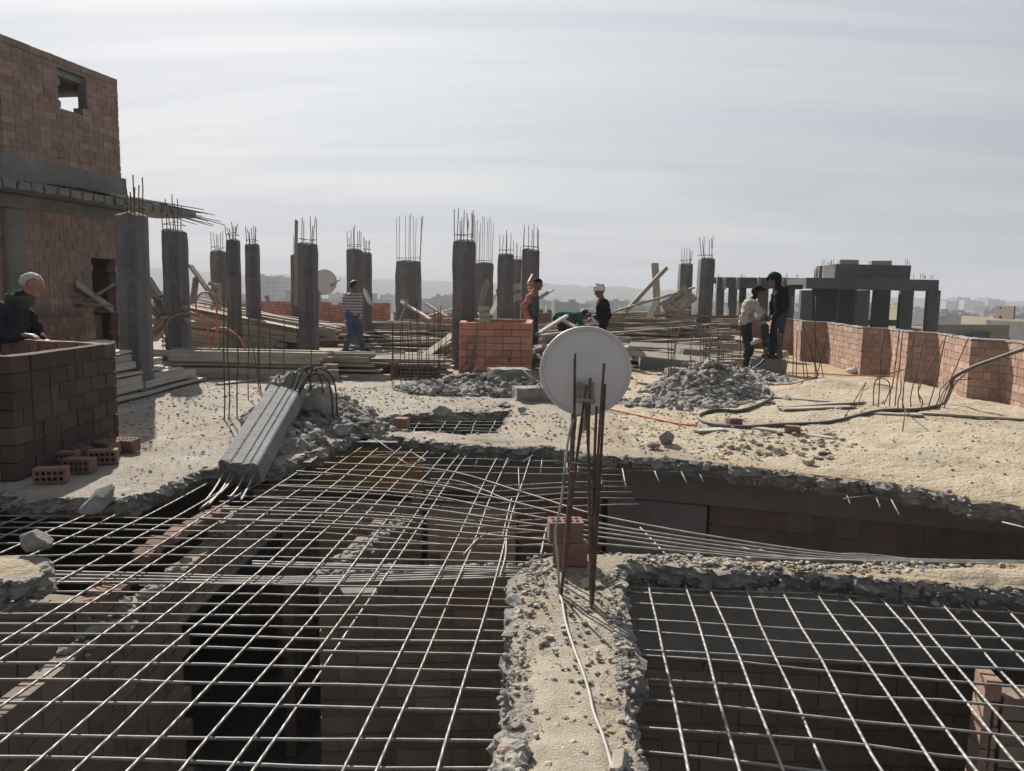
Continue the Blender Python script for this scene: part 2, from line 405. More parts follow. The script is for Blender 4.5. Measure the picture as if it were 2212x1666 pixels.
smooth = set(range(n_edge+4, len(main_poly)))
deck = struct(slab('roof_deck', main_poly, holes=[hole], smooth_edges=smooth))
# the bridge of slab left standing under the dish, with its arm going off to the right
STRIP = [(1050, 1760), (1066, 1650), (1090, 1610), (1116, 1565), (1110, 1530), (1100, 1470), (1106, 1425), (1112, 1370), (1120, 1335), (1136, 1300), (1122, 1272), (1128, 1240), (1150, 1207), (1195, 1198),
         (1260, 1196), (1340, 1196), (1500, 1200), (1640, 1212), (1780, 1218), (2000, 1220), (2600, 1228), (2660, 1290), (2212, 1272), (2100, 1262), (1980, 1254), (1840, 1240), (1700, 1232), (1540, 1226), (1420, 1216), (1345, 1218),
         (1335, 1262), (1338, 1300), (1342, 1335), (1362, 1395), (1368, 1440), (1352, 1500), (1346, 1560), (1368, 1620), (1384, 1680), (1400, 1760)]
strip_poly = [(-.6, .9)]+[(p.x, p.y) for p in px(STRIP)]+[(.8, .9)]
strip_poly = [(-.3, -1.2), (.75, -1.2), (.62, .95)]+[(p.x, p.y) for p in px(STRIP)][::-1]+[(-.18, .95)]
st = slab('broken_slab', strip_poly, th=.15, smooth_edges={0, 1, 2}, amp=.03)
tag(st, 'jagged leftover strip of roof slab bridging the rebar grids beneath the dish', 'slab')
CH = [(-130, 1196), (-20, 1200), (60, 1200), (92, 1208), (100, 1226), (88, 1246), (20, 1252), (-60, 1262), (-150, 1270)]
ch = slab('broken_slab', [(p.x, p.y) for p in px(CH)], th=.13, smooth_edges={8}, amp=.03)
tag(ch, 'small sandy stump of broken slab jutting over the grid from beside the frame edge, leftmost', 'slab')
ch['label'] = 'small sandy stub of broken slab at the left edge of the picture'
# sand and grit lying on the deck: real low drifts that thin out into the concrete
def drift(name, x0, x1, y0, y1, step, fn, mat):
    bm = bmesh.new(); nx = int((x1-x0)/step)+1; ny = int((y1-y0)/step)+1; V = {}
    for i in range(nx):
        for j in range(ny):
            x, y = x0+i*step, y0+j*step; z = fn(x, y)
            if z is not None: z = max(-.04, z-.06*(1-min(1, min(x-x0, x1-x, y-y0, y1-y)/.35)))
            V[i, j] = bm.verts.new((x, y, z)) if z is not None else None
    for i in range(nx-1):
        for j in range(ny-1):
            q = (V[i, j], V[i+1, j], V[i+1, j+1], V[i, j+1])
            if all(q) and max(v.co.z for v in q) > -.012: bm.faces.new(q)
    bmesh.ops.delete(bm, geom=[v for v in bm.verts if not v.link_faces], context='VERTS')
    return struct(link(name, finish(bm, name, True), None, M[mat]), 'stuff')
MOUNDS = [(G(1790, 842), .5, .13), (G(1890, 846), .4, .08), (G(2080, 960), .7, .06), (G(1960, 1000), .6, .05), (G(2180, 950), .5, .06), (G(1720, 850), .5, .06), (G(2050, 1010), .5, .05)]
def sand_h(x, y):
    if not inside((x, y), main_poly): return None
    e = edge_dist((x, y), main_poly)
    if e < .07: return -.035
    cov = (x-1.1)*.35+fbm((x*.55, y*.55, 2), 4)*1.1-max(0, (y-12.5))*.35-max(0, 1.2-.25*(x-1))*(.6 if y < 7.6 else 0)
    z = .03*min(1.2, max(-1, cov))+.026*fbm((x*1.6, y*1.6, 0), 4)+.017*fbm((x*4.5, y*4.5, 3), 3)
    z *= min(1, (e-.07)/.25)
    if y < 5.8 or x > 2.4: z += .012*min(1, (e-.07)/.25)
    for c, r, h in MOUNDS:
        d2 = ((x-c.x)**2+(y-c.y)**2)/(r*r)
        if d2 < 4: z += h*math.exp(-d2*1.6)
    z -= .03*(1-min(1, (e-.07)/.12))
    return max(-.03, z)
drift('sand', 1.0, 7.4, 4.6, 14.5, .075, sand_h, 'sand')
def grit_h(x, y):
    if not inside((x, y), main_poly) or inside((x, y), hole): return None
    e = min(edge_dist((x, y), main_poly), edge_dist((x, y), hole))
    if e < .08: return -.035
    z = .035*(fbm((x*.8+9, y*.8, 0), 5)-.05)+.018*fbm((x*5, y*5, 1), 3)
    return max(-.03, z*min(1, (e-.08)/.3)-.03*(1-min(1, (e-.08)/.12)))
drift('grit', -3.7, 1.6, 7.3, 13.2, .07, grit_h, 'deck')
def strip_sand(x, y):
    if not inside((x, y), strip_poly) and not inside((x, y), [(p.x, p.y) for p in px(CH)]): return None
    e = min(edge_dist((x, y), strip_poly), edge_dist((x, y), [(p.x, p.y) for p in px(CH)]))
    if e < .05: return -.02
    if x < -1: return .012+.02*fbm((x*3, y*3, 0), 4)*min(1, e/.15)
    c = -.35+(1.5 if x > 1.7 else .0)*min(1, (x-1.7)/.5)+1.1*fbm((x*2.4, y*1.8, 4), 4)+(.25 if y < 3.2 else 0)
    return max(-.02, (.016*c+.006*fbm((x*14, y*14, 0), 3))*min(1, e/.12)-.02*(1-min(1, (e-.05)/.06)))
drift('sand', 1.3, 4.2, 3.6, 4.5, .03, lambda x, y: strip_sand(x, y) if x > 1.3 else None, 'sand')
drift('sand', -3.6, -2., 3.6, 4.5, .03, strip_sand, 'sand')
drift('grit', -.3, 1.3, 1.8, 4.5, .025, strip_sand, 'dust')
# ---------------------------------------------------------------- stones
def rock_bm(bm, c, r, seed, sub=2, squash=(1, 1, .75), amp=.42):
    g = bmesh.ops.create_icosphere(bm, subdivisions=sub, radius=1.)
    rot = Euler((R.uniform(0, 6), R.uniform(0, 6), R.uniform(0, 6))).to_matrix()
    o = Vector((seed*3.7, seed*1.3, seed*7.1)); rz = Matrix.Rotation(R.uniform(0, 6.28), 3, 'Z')
    pl = [(Vector((R.gauss(0, 1), R.gauss(0, 1), R.gauss(0, 1))).normalized(), R.uniform(.5, .88)) for _ in range(6)] if amp > .3 else []
    for v in g['verts']:
        p = v.co.copy(); k = 1+amp*fbm(p*.9+o, 2)+amp*.35*fbm(p*3.1+o, 2); p = p*k
        for (nn, dd) in pl:
            e = p.dot(nn)-dd
            if e > 0: p -= nn*e
        q = rot @ p; v.co = Vector(c)+rz @ Vector((q.x*squash[0], q.y*squash[1], q.z*squash[2]))*r
PROT = {}
def proto(sub):
    if sub not in PROT:
        PROT[sub] = []
        for i in range(36):
            b = bmesh.new(); rock_bm(b, (0, 0, 0), 1., i*1.37, sub, (1, 1, 1), .42); b.verts.index_update()
            PROT[sub].append((np.array([v.co[:] for v in b.verts]), np.array([[v.index for v in f.verts] for f in b.faces]))); b.free()
    return R.choice(PROT[sub])
class Heap:
    def __init__(s): s.v = []; s.f = []; s.t = []; s.n = 0
    def add(s, c, r, sub=1, squash=(1, 1, .75), tint=None):
        v, f = proto(sub); a, b, g = R.uniform(0, 6.28), R.uniform(0, 6.28), R.uniform(0, 6.28)
        m = np.array(Euler((a, b, g)).to_matrix()); z = np.array(Matrix.Rotation(R.uniform(0, 6.28), 3, 'Z'))
        q = ((v @ m.T)*np.array(squash)) @ z.T*r+np.array(c); s.v.append(q); s.f.append(f+s.n); s.n += len(v); s.t += [R.random() if tint is None else tint]*len(v)
    def surface(s, v, f, tint=.5):
        s.v.append(np.array(v)); s.f.append(np.array(f)+s.n); s.n += len(v); s.t += [tint]*len(v)
    def link(s, name, mat):
        me = bpy.data.meshes.new(name); me.from_pydata(np.concatenate(s.v).tolist(), [], [g for f in s.f for g in f.tolist()])
        at = me.attributes.new('tint', 'FLOAT', 'POINT'); at.data.foreach_set('value', s.t); me.update()
        return link(name, me, None, M[mat])
def rubble(name, centre, rx, ry, h, n, rmin, rmax, mat, rz=0., zfun=None):
    hp = Heap(); c = Vector(centre)
    if h > .08:                          # fines that the stones sit in
        vs, fs, nn = [], [], 26
        for i in range(nn+1):
            for j in range(nn+1):
                x, y = (-1+2*i/nn)*1.12, (-1+2*j/nn)*1.12; q = math.hypot(x, y); X = c.x+x*rx; Y = c.y+y*ry
                z = h*.8*max(0, 1.05-q)**.9+.07*fbm((X*5, Y*5, 1), 4)*(1 if q < 1.05 else 0)-(.05 if q > 1.04 else 0)
                if not zfun or not zfun(X, Y): z = -.05
                vs.append((X, Y, c.z+z))
        for i in range(nn):
            for j in range(nn):
                k = i*(nn+1)+j; fs.append((k, k+nn+1, k+nn+2)); fs.append((k, k+nn+2, k+1))
        if zfun: hp.surface(vs, fs, .45)
    for i in range(n):
        a = R.uniform(0, 6.283); q = math.sqrt(R.random())
        x, y = math.cos(a)*q*rx, math.sin(a)*q*ry; s = R.uniform(0, 1)**3.6; r = rmin+(rmax-rmin)*s
        z = h*max(0, 1-q)**.9*R.uniform(.35, 1.)+r*.35
        X = c.x+x*math.cos(rz)-y*math.sin(rz); Y = c.y+x*math.sin(rz)+y*math.cos(rz)
        if zfun and not zfun(X, Y): continue
        hp.add((X, Y, c.z+z), r, 1 if r < .05 else 2)
    return struct(hp.link(name, mat), 'stuff')
def chunk(p, r, label, mat='broken', squash=(1, 1, .75), name='concrete_chunk', group=None, cat='concrete chunk', sub=3):
    bm = bmesh.new(); rock_bm(bm, (0, 0, 0), r, R.uniform(0, 50), sub, squash)
    o = link(name, finish(bm, name), None, M[mat]); lo = min(v.co.z for v in o.data.vertices)
    o.location = Vector(p)+Vector((0, 0, -lo-.006)); return tag(o, label, cat, group)
on_deck = lambda x, y: inside((x, y), main_poly) and not inside((x, y), hole) and edge_dist((x, y), main_poly) > .05 and edge_dist((x, y), hole) > .06
on_strip = lambda x, y: inside((x, y), strip_poly) and edge_dist((x, y), strip_poly) > .02
def px_rubble(u, v, **k): 
    p = G(u, v); return p
p = G(672, 905); rubble('rubble', (p.x, p.y, 0), .75, .9, .40, 2600, .005, .07, 'rubble', .2, on_deck)
p = G(740, 925); rubble('rubble', (p.x, p.y, 0), .6, .45, .16, 800, .006, .06, 'rubble', 0, on_deck)
p = G(1045, 845); rubble('rubble', (p.x, p.y, 0), 1.35, .75, .28, 3800, .005, .075, 'rubble', 0, on_deck)
p = G(1530, 850); rubble('rubble', (p.x, p.y, 0), .95, 1.0, .55, 3800, .005, .075, 'rubble', 0, on_deck)
p = G(1470, 875); rubble('rubble', (p.x, p.y, 0), .9, .55, .10, 700, .008, .07, 'rubble', 0, on_deck)
p = G(1590, 820); rubble('rubble', (p.x, p.y, 0), 1.0, 1.6, .28, 1300, .006, .07, 'rubble', 0, on_deck)
p = G(1600, 880); rubble('rubble', (p.x, p.y, 0), .8, .4, .05, 110, .015, .07, 'rubble', 0, on_deck)
# rounded river pebbles and loose chips strewn over the deck
def strew(name, poly_px, n, r0, r1, mat, squash=(1, 1, .6), test=on_deck, sub=1, z=0., amp=.42):
    hp = Heap(); pl = px(poly_px); xs = [q.x for q in pl]; ys = [q.y for q in pl]; pp = [(q.x, q.y) for q in pl]; k = 0; tries = 0
    while k < n and tries < n*30:
        tries += 1; x, y = R.uniform(min(xs), max(xs)), R.uniform(min(ys), max(ys))
        if inside((x, y), pp) and test(x, y):
            r = r0+(r1-r0)*R.random()**2.5; hp.add((x, y, z+r*.3+(gz(x, y) if y > 4.6 else 0)), r, sub, squash); k += 1
    return struct(hp.link(name, mat), 'stuff')
M['pebble'] = concrete('river_pebble', (.24, .21, .17), (.42, .37, .30), False, 2., .2)
M['chip'] = concrete('brown_debris', (.24, .205, .165), (.50, .45, .38), False, 3., .5)
strew('pebbles', [(1540, 955), (1660, 930), (1800, 935), (1850, 965), (1790, 1000), (1650, 990), (1540, 985)], 190, .012, .055, 'pebble', (1, .8, .55), sub=2, amp=.2)
strew('debris', [(640, 845), (900, 830), (1160, 890), (1450, 930), (1450, 985), (1200, 955), (800, 900), (660, 870)], 900, .004, .026, 'chip')
strew('debris', [(260, 850), (500, 830), (640, 850), (480, 990), (270, 1050)], 600, .004, .024, 'chip')
strew('debris', [(1380, 800), (1700, 810), (2000, 860), (2200, 930), (2210, 1060), (1600, 1000), (1350, 930)], 600, .004, .022, 'chip')
strew('debris', [(260, 850), (640, 830), (1160, 880), (1400, 940), (1300, 985), (800, 930), (560, 980), (270, 1060)], 1500, .003, .016, 'chip')
strew('debris', [(1300, 900), (1700, 850), (2212, 930), (2212, 1080), (1500, 990)], 1500, .003, .016, 'chip')
strew('debris', [(1320, 890), (1560, 880), (1700, 960), (1640, 1010), (1330, 975)], 900, .003, .022, 'chip')
strew('debris', [(690, 770), (1000, 790), (1500, 780), (1750, 820), (1380, 850), (900, 830)], 500, .01, .06, 'chip')
strew('debris', [(1120, 1220), (1340, 1220), (1370, 1440), (1380, 1666), (1080, 1666), (1110, 1400)], 420, .004, .02, 'chip', test=on_strip)
CR = Heap()
def crumbs(poly, n, skip=()):
    for i in range(len(poly)-1):
        a, b = Vector(poly[i]), Vector(poly[i+1]); L = (b-a).length; t = (b-a).normalized(); nn = Vector((t.y, -t.x))
        for _ in range(int(n*L)):
            p = a.lerp(b, R.random()); dz = R.random()**1.3*.15; o = R.uniform(-.03, .02)-dz*.1; q = nn*o; CR.add((p.x+q.x, p.y+q.y, -dz+R.uniform(-.01, .012)), .004+.024*R.random()**3, 1)
crumbs([q for q in edge if q[0] > -4.2], 170); crumbs([(p.x, p.y) for p in px(STRIP)], 190); crumbs([(p.x, p.y) for p in px(CH)], 150); crumbs(hole+hole[:1], 120)
struct(CR.link('rubble', 'crumb'), 'stuff')
strew('rubble', [(1310, 1230), (1345, 1230), (1372, 1440), (1390, 1666), (1340, 1666), (1335, 1440)], 420, .003, .018, 'crumb', (1, 1, .55), test=on_strip, sub=2)
strew('rubble', [(1050, 1600), (1110, 1590), (1130, 1640), (1120, 1700), (1050, 1700)], 90, .01, .045, 'crumb', (1, 1, .8), test=on_strip, sub=2)
strew('rubble', [(1345, 1190), (2100, 1205), (2100, 1240), (1345, 1228)], 520, .004, .024, 'crumb', (1, 1, .5), test=on_strip, sub=2)
strew('rubble', [(1120, 1230), (1160, 1200), (1190, 1215), (1150, 1320), (1130, 1420), (1110, 1500), (1095, 1500)], 260, .003, .018, 'crumb', (1, 1, .6), test=on_strip, sub=2)
for (u, v, r, lab, mt, sq) in [
    (1438, 962, .085, 'large pale concrete lump at the slab edge beyond the dish', 'broken', (1, 1, .85)),
    (1415, 968, .055, 'rough grey concrete lump beside the large pale one at the slab edge', 'broken', (1.2, 1, .7)),
    (957, 905, .11, 'concrete lump caught on the far lip of the square hole in the deck', 'broken', (1, 1, .9)),
    (1128, 893, .06, 'twin grey stone on bare concrete in front of the rubble row', 'rubble', (1.2, .9, .9)),
    (1577, 888, .07, 'grey stone lying alone on sand below the rubble heap under the starter bars', 'rubble', (1.2, 1, .6)),
    (1748, 1008, .055, 'dark brown cobble standing on the sand near the slab edge', 'pebble', (1, .9, 1)),
    (1682, 984, .055, 'brown cobble just off the pebble patch', 'pebble', (1.1, .9, .8)),
    (1810, 893, .06, 'small concrete piece beside the black hose on the sand', 'rubble', (1.2, 1, .7)),
    (1698, 872, .075, 'jagged grey chunk resting against the flat board on the sand', 'rubble', (1.3, .8, .8)),
    (1790, 946, .06, 'smooth long pebble lying on the sand by the dark scrap', 'pebble', (1.5, .9, .6)),
    (1265, 1268, .026, 'tan pebble nearest the rusty bars on the slab strip', 'pebble', (1.2, .9, .9)),
    (1290, 1268, .024, 'yellowish round pebble on the shaded rim of the slab strip', 'sand', (1.1, .9, .9)),
    (1336, 1652, .042, 'olive flat cobble at the near end of the slab strip', 'pebble', (1.6, .8, .7)),
    (1085, 878, .10, 'flat dark slate-like chunk on the deck before the long rubble heap', 'rubble', (1.5, 1, .35)),
    (735, 940, .12, 'broad broken chunk tipping over the slab edge above the ochre beam', 'broken', (1.4, .9, .6)),
    ]:
    chunk(G(u, v), r, lab, mt, sq)
o = chunk(G(80, 1190), .09, 'grey concrete lump hanging in the bars above the sandy slab stub', 'broken')
o = chunk(G(215, 1085), .10, 'thin pale flake of slab propped on the bars under the broken edge', 'broken', (1.6, .9, .22))
o.rotation_euler = (.5, .35, -.6)
# ---------------------------------------------------------------- steel: grids, starter bars
def wob(p, q, n=7, amp=.012, seed=None):
    p, q = Vector(p), Vector(q); s = R.uniform(0, 99) if seed is None else seed; out = []
    for i in range(n+1):
        t = i/n; v = p.lerp(q, t)
        w = math.sin(t*math.pi)
        out.append(v+Vector((fbm((t*2.2, s, 0), 2), fbm((t*2.2, s, 5), 2), .7*fbm((t*2.2, s, 9), 2)))*amp*2*(.4+w))
    return out
def bar(name, pts, r, mat, parent=None, sides=6):
    bm = bmesh.new(); tube(bm, pts, r, sides); return link(name, finish(bm, name), parent, M[mat])
ZB = -.10
grid = empty('rebar_grid', 'wide bare rebar grid over the open room, between the striped brick walls and the slab strip', 'rebar grid', (-1.3, 4, ZB))
grid['label'] = 'wide bare rebar grid of crisscrossing bars stretching below the toppled concrete post'
def gb(pts, r=.0058, par=None, off=(-1.3, 4, ZB)):
    o = Vector(off); return bar('bar', [Vector(p)-o for p in pts], r, 'bar', par or grid)
def vp(u0, v): return 1250+(u0-1250)*(v-632)/1034
def y_end(x):                                # where the slab edge lies for that x
    best = 5.5
    for i in range(len(edge)-1):
        a, b = edge[i], edge[i+1]
        if min(a[0], b[0]) <= x <= max(a[0], b[0]) and abs(b[0]-a[0]) > 1e-6:
            best = a[1]+(b[1]-a[1])*(x-a[0])/(b[0]-a[0])
    return best
for u0 in (948, 811, 743, 541, 490, 391, 267, 154, 63, -77, -197, -366, -473, -615, -760, -905, -1040, -1190, -1330, -1480, -1640, -1800):
    a = G(vp(u0, 2150), 2150, ZB); c = G(vp(u0, 1000), 1000, ZB); d = (c-a).normalized()
    # walk to the slab edge
    L = 0
    while L < 9 and (a+d*L).y < y_end((a+d*L).x)+.12: L += .05
    pts = wob(a, a+d*L, 12, .014)
    gb([q+Vector((0, 0, R.uniform(-.002, .002))) for q in pts])
for (p0, p1, e0) in (((1095, 1140), (1085, 1250), (948, 1666)),):
    pass
kink = [(1100, 1245), (1070, 1410), (1000, 1590), (960, 1666)]
for v in (1648, 1592, 1524, 1478, 1438, 1403, 1378, 1354, 1330, 1306, 1284, 1262, 1226, 1204, 1184, 1166, 1150, 1137, 1124, 1111, 1098, 1086, 1074, 1061, 1049, 1037, 1025, 1013, 1000, 985, 973):
    c = G(596, v, ZB-.012); pts = []
    y0 = c.y; s = R.uniform(0, 99); xr = .14 if y0 < 4.4 else .25+R.uniform(0, .35)
    if y0 > 5.8: xr = 1.0
    xl = -4.6 if y0 < 5.3 else -2.2
    if y0 > 6.6: xl = -1.75
    x = xl
    while x < xr+.01:
        y = y0-.012*(x+1.2)-(.035*max(0, -1.3-x)**1.6 if y0 < 4.5 else .02*max(0, -1.5-x))
        pts.append(Vector((x, y+.02*fbm((x*.8, s, 0), 3), ZB-.012+.012*fbm((x*.9, s, 4), 3)-(.07*math.exp(-((x+.2)/.6)**2) if 4.9 < y0 < 6.6 else 0))))
        x += .3
        if xr < x < xr+.29: x = xr
    gb(pts, .0056 if y0 > 3.5 else .0062)
# the thick doubled bars of the old beam and the bundle that fans out to the far side of the strip
def through(pts, z, r=.008, par=None):
    return gb(spline([G(u, v, z) for u, v in pts], 6), r, par)
for off in (0, 9, 17, -8):
    through([(-60, 1240+off), (300, 1246+off*.8), (620, 1252+off*.5), (900, 1244+off*.6), (1140, 1238+off*.5)], -.13, .0085)
for off in (0, 6):
    through([(545, 1214+off), (800, 1222+off*.5), (1130, 1229+off)], -.12, .009)
fan = [[(700, 1000), (950, 1015), (1130, 1064), (1300, 1115), (1620, 1172), (1900, 1205), (2230, 1213)], [(640, 1018), (900, 1040), (1110, 1085), (1290, 1130), (1560, 1172), (1850, 1205), (2230, 1216)],
       [(600, 1050), (900, 1068), (1100, 1106), (1290, 1140), (1560, 1180), (1800, 1206), (2230, 1219)], [(560, 1075), (900, 1098), (1100, 1126), (1290, 1150), (1560, 1188), (1760, 1208), (2230, 1221)],
       [(480, 1100), (850, 1116), (1100, 1142), (1290, 1160), (1500, 1188), (1700, 1206), (1900, 1214)], [(430, 1120), (850, 1140), (1100, 1160), (1290, 1175), (1480, 1192), (1640, 1206), (1760, 1210)]]
for f in fan: through(f, -.08, .0075)
for a in ([(1180, 1140), (1168, 1200)], [(1500, 1188), (1540, 1200), (1600, 1210), (1700, 1206), (1790, 1216)], [(1590, 1178), (1650, 1196), (1720, 1206), (1830, 1214)], [(1383, 1140), (1440, 1200)], [(1620, 1180), (1680, 1200), (1740, 1203), (1850, 1197), (1980, 1210)]):
    through(a, -.09, .0065)
for a in ([(930, 1035), (1000, 1042), (1110, 1086), (1140, 1094)], [(1000, 1200), (1040, 1160), (1090, 1150)], [(1078, 1250), (1092, 1200), (1094, 1142)], [(1105, 1078), (1085, 1160)]): through(a, -.1, .006)
# loose bent tie wires
for a in ([(795, 985), (890, 978), (920, 995), (880, 1002), (860, 990)], [(810, 948), (838, 968), (860, 980)], [(1080, 1022), (1102, 992), (1130, 998), (1150, 984)], [(1120, 1010), (1122, 1068)]):
    w = bar('bent_wire', [G(u, v, -.04) for u, v in a], .004, 'bar'); tag(w, 'bent offcut of tie wire lying loose on the rebar grid', 'wire', 'bent wires on the grid')
grid2 = empty('rebar_grid', 'regular rebar grid of pale bars over the dark room on the slanting bars side of the strip', 'rebar grid', (2, 3, ZB))
grid2['label'] = 'evenly spaced rebar grid over the dark rubble room, in front of the straight slab arm'
base8 = lambda x, y: (1300.8+x*.4117, 1029.8+y*.4117)
o2 = (2, 3, ZB)
for (xt, yt, xb, yb) in [(240, 530, 445, 1543), (412, 515, 710, 1543), (545, 540, 940, 1543), (728, 515, 1195, 1543), (928, 565, 1475, 1543), (1098, 558, 1750, 1543), (1250, 595, 1995, 1543), (1395, 570, 2212, 1530), (1560, 615, 2300, 1530), (1730, 610, 2400, 1330), (1880, 640, 2480, 1250), (2060, 625, 2500, 1070), (2300, 640, 2800, 1000)]:
    a = G(*base8(xt, yt), ZB); b = G(*base8(xb, yb), ZB); d = (b-a)
    gb(wob(a-d*.05, b+d*.9 if b.y > 2.6 else b+d*.75, 9, .012), .0062, grid2, o2)
for (yl, xr, yr) in [(580, 2212, 668), (600, 2110, 715), (660, 2212, 785), (745, 2212, 860), (800, 2212, 935), (905, 2212, 1020), (930, 2212, 1100), (1060, 2212, 1225), (1170, 2212, 1370), (1310, 2212, 1490), (1435, 2212, 1640), (1560, 2212, 1800), (1720, 2212, 1990)]:
    a = G(*base8(60, yl), ZB-.013); b = G(*base8(xr, yr), ZB-.013); b = a+(b-a)*1.45
    gb(wob(a, b, 9, .012), .006, grid2, o2)
grid3 = empty('rebar_grid', 'small patch of rebar grid showing in the square hole through the deck', 'rebar grid', (-.8, 8.6, ZB))
o3 = (-.8, 8.6, ZB)
for v in (902, 910, 917, 924, 931):
    gb(wob(G(780, v, ZB), G(1130, v+3, ZB), 6, .01), .006, grid3, o3)
for (a, b) in (((852, 912), (822, 940)), ((915, 905), (885, 940)), ((970, 903), (942, 940)), ((1000, 902), (975, 940)), ((1035, 900), (1015, 940)), ((1075, 898), (1055, 942))):
    gb(wob(G(*a, ZB), G(*b, ZB), 4, .01), .006, grid3, o3)
# bar ends sticking out from under the long slab edge
for (u, v, du, dv, L) in [(1345, 1015, 8, 40, .3), (1412, 1012, 12, 30, .26), (1470, 1015, 14, 30, .24), (1508, 1016, 12, 26, .24), (1618, 1018, 14, 30, .2), (1720, 1028, 14, 20, .15), (1815, 1034, 22, 55, .33), (1880, 1042, 22, 55, .33), (1905, 1042, 38, 70, .4),
                          (1970, 1052, 28, 32, .3), (2040, 1060, 30, 34, .22), (2090, 1070, 34, 22, .22), (2140, 1078, 22, 20, .2), (1040, 968, -14, 40, .3), (1175, 965, -8, 60, .35), (1250, 985, -2, 40, .2), (1225, 985, 0, 40, .2)]:
    a = G(u, v, ZB); b = G(u+du, v+dv, ZB-.03); a = a+(a-b).normalized()*.25
    tag(bar('rebar_stub', [a, b], .0075, 'bar'), 'pale cut bar end poking out from under the long slab edge', 'rebar', 'cut bar ends along the slab edge')
s = bar('rebar_rod', spline([G(1822, 1078, -.12), G(1900, 1068, -.11), G(1990, 1058, -.1), (3.4, 6.6, -.09)], 6), .007, 'bar'); tag(s, 'thin bar running crosswise over the cut bar ends at the sandy edge', 'rebar')
s = bar('rebar_rod', [G(1300, 1015, -.12), G(1560, 1022, -.12), G(1690, 1034, -.12)], .006, 'bar'); tag(s, 'long straight bar hugging the underside of the broken slab edge', 'rebar')
for (a, b) in (((2150, 1105), (2260, 1106)), ((2155, 1115), (2260, 1117)), ((2165, 1128), (2260, 1152))):
    tag(bar('rebar_stub', [G(*a, ZB), G(*b, ZB)], .007, 'bar'), 'pale cut bar end in the dark corner where the sandy slab turns', 'rebar', 'bar ends in the slab corner')
# ---------------------------------------------------------------- the rooms below
FLOOR = -3.1
bm = bmesh.new(); nx, ny = 90, 80; V = {}
for i in range(nx+1):
    for j in range(ny+1):
        x = -6+14*i/nx; y = -1.2+11.5*j/ny
        z = FLOOR+.1*fbm((x, y, 0), 4)
        if x > .5: z += 1.35*math.exp(-((x-2.2)/2.2)**2-((y-4.2)/1.4)**2)+.28*abs(fbm((x*2.1, y*2.1, 3), 4))
        elif -1.9 < x < -.9: z += .3*abs(fbm((x*2.1, y*2.1, 3), 4))
        V[i, j] = bm.verts.new((x, y, z))
for i in range(nx):
    for j in range(ny): bm.faces.new((V[i, j], V[i+1, j], V[i+1, j+1], V[i, j+1]))
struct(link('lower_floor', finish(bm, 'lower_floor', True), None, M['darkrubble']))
bm = Heap()
for i in range(900):
    x, y = R.uniform(.7, 4), R.uniform(2.2, 4.4); z = FLOOR+1.35*math.exp(-((x-2.2)/2.2)**2-((y-4.2)/1.4)**2)
    bm.add((x, y, z+.08), .03+.17*R.random()**2.5, 2)
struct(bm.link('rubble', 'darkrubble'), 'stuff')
def slabbox(name, label, cat, p0, p1, th, z0, z1, mat, group=None):
    bm = bmesh.new(); a = Vector((*p0[:2], 0)); b = Vector((*p1[:2], 0)); d = b-a; n = d.length; d.normalize()
    rot = Matrix(((d.x, -d.y, 0), (d.y, d.x, 0), (0, 0, 1))); c = (a+b)/2; c.z = (z0+z1)/2
    box(bm, c, (n, th, z1-z0), rot)
    bmesh.ops.bevel(bm, geom=bm.edges[:], offset=.008, segments=1, affect='EDGES')
    o = link(name, finish(bm, name), None, M[mat]); return tag(o, label, cat, group)
T = -.165
bA, bB, bC, bD, bE = (-2.25, 8.2), (-.92, 8.15), (1.04, 7.98), (2.03, 7.68), (4.9, 6.78)
slabbox('ceiling_beam', 'ochre painted beam face under the slab edge, above the wooden door frames', 'beam', (-2.6, 8.2), bB, .2, -.66, T, 'ochre')
slabbox('ceiling_beam', 'dark concrete beam under the slab edge between the ochre beam and the dish', 'beam', (bB[0]+.01, bB[1]+.012), bC, .22, -.62, T, 'beam')
slabbox('ceiling_beam', 'long dark concrete beam under the sandy slab edge, above the brown brick wall', 'beam', (bC[0]+.01, bC[1]), bE, .25, -.6, T, 'beam')
slabbox('concrete_column', 'broad dark concrete column standing below the deck behind the dish bars', 'column', (bC[0]+.02, bC[1]), bD, .24, FLOOR, -.61, 'beam')
brick_wall('brick_wall', 'dark brown brick wall below the long beam under the sandy slab', 'brick wall', [((( bD[0]+.02, bD[1]+.03), (bE[0], bE[1]+.03), FLOOR, -.61), dict(L=.22, Hh=.21))], 'brick_brown')
brick_wall('brick_wall', 'dim red brick wall with upright bricks below the beam behind the dish bars', 'brick wall', [(((.1, 8.12), (1.0, 8.03), FLOOR, -.63), dict(L=.14, Hh=.24))], 'brick')
brick_wall('brick_wall', 'deep brick wall closing off the dark space behind the wooden door', 'brick wall', [(((-2.6, 8.3), (.1, 8.3), FLOOR, -.67), {})], 'brick_brown')
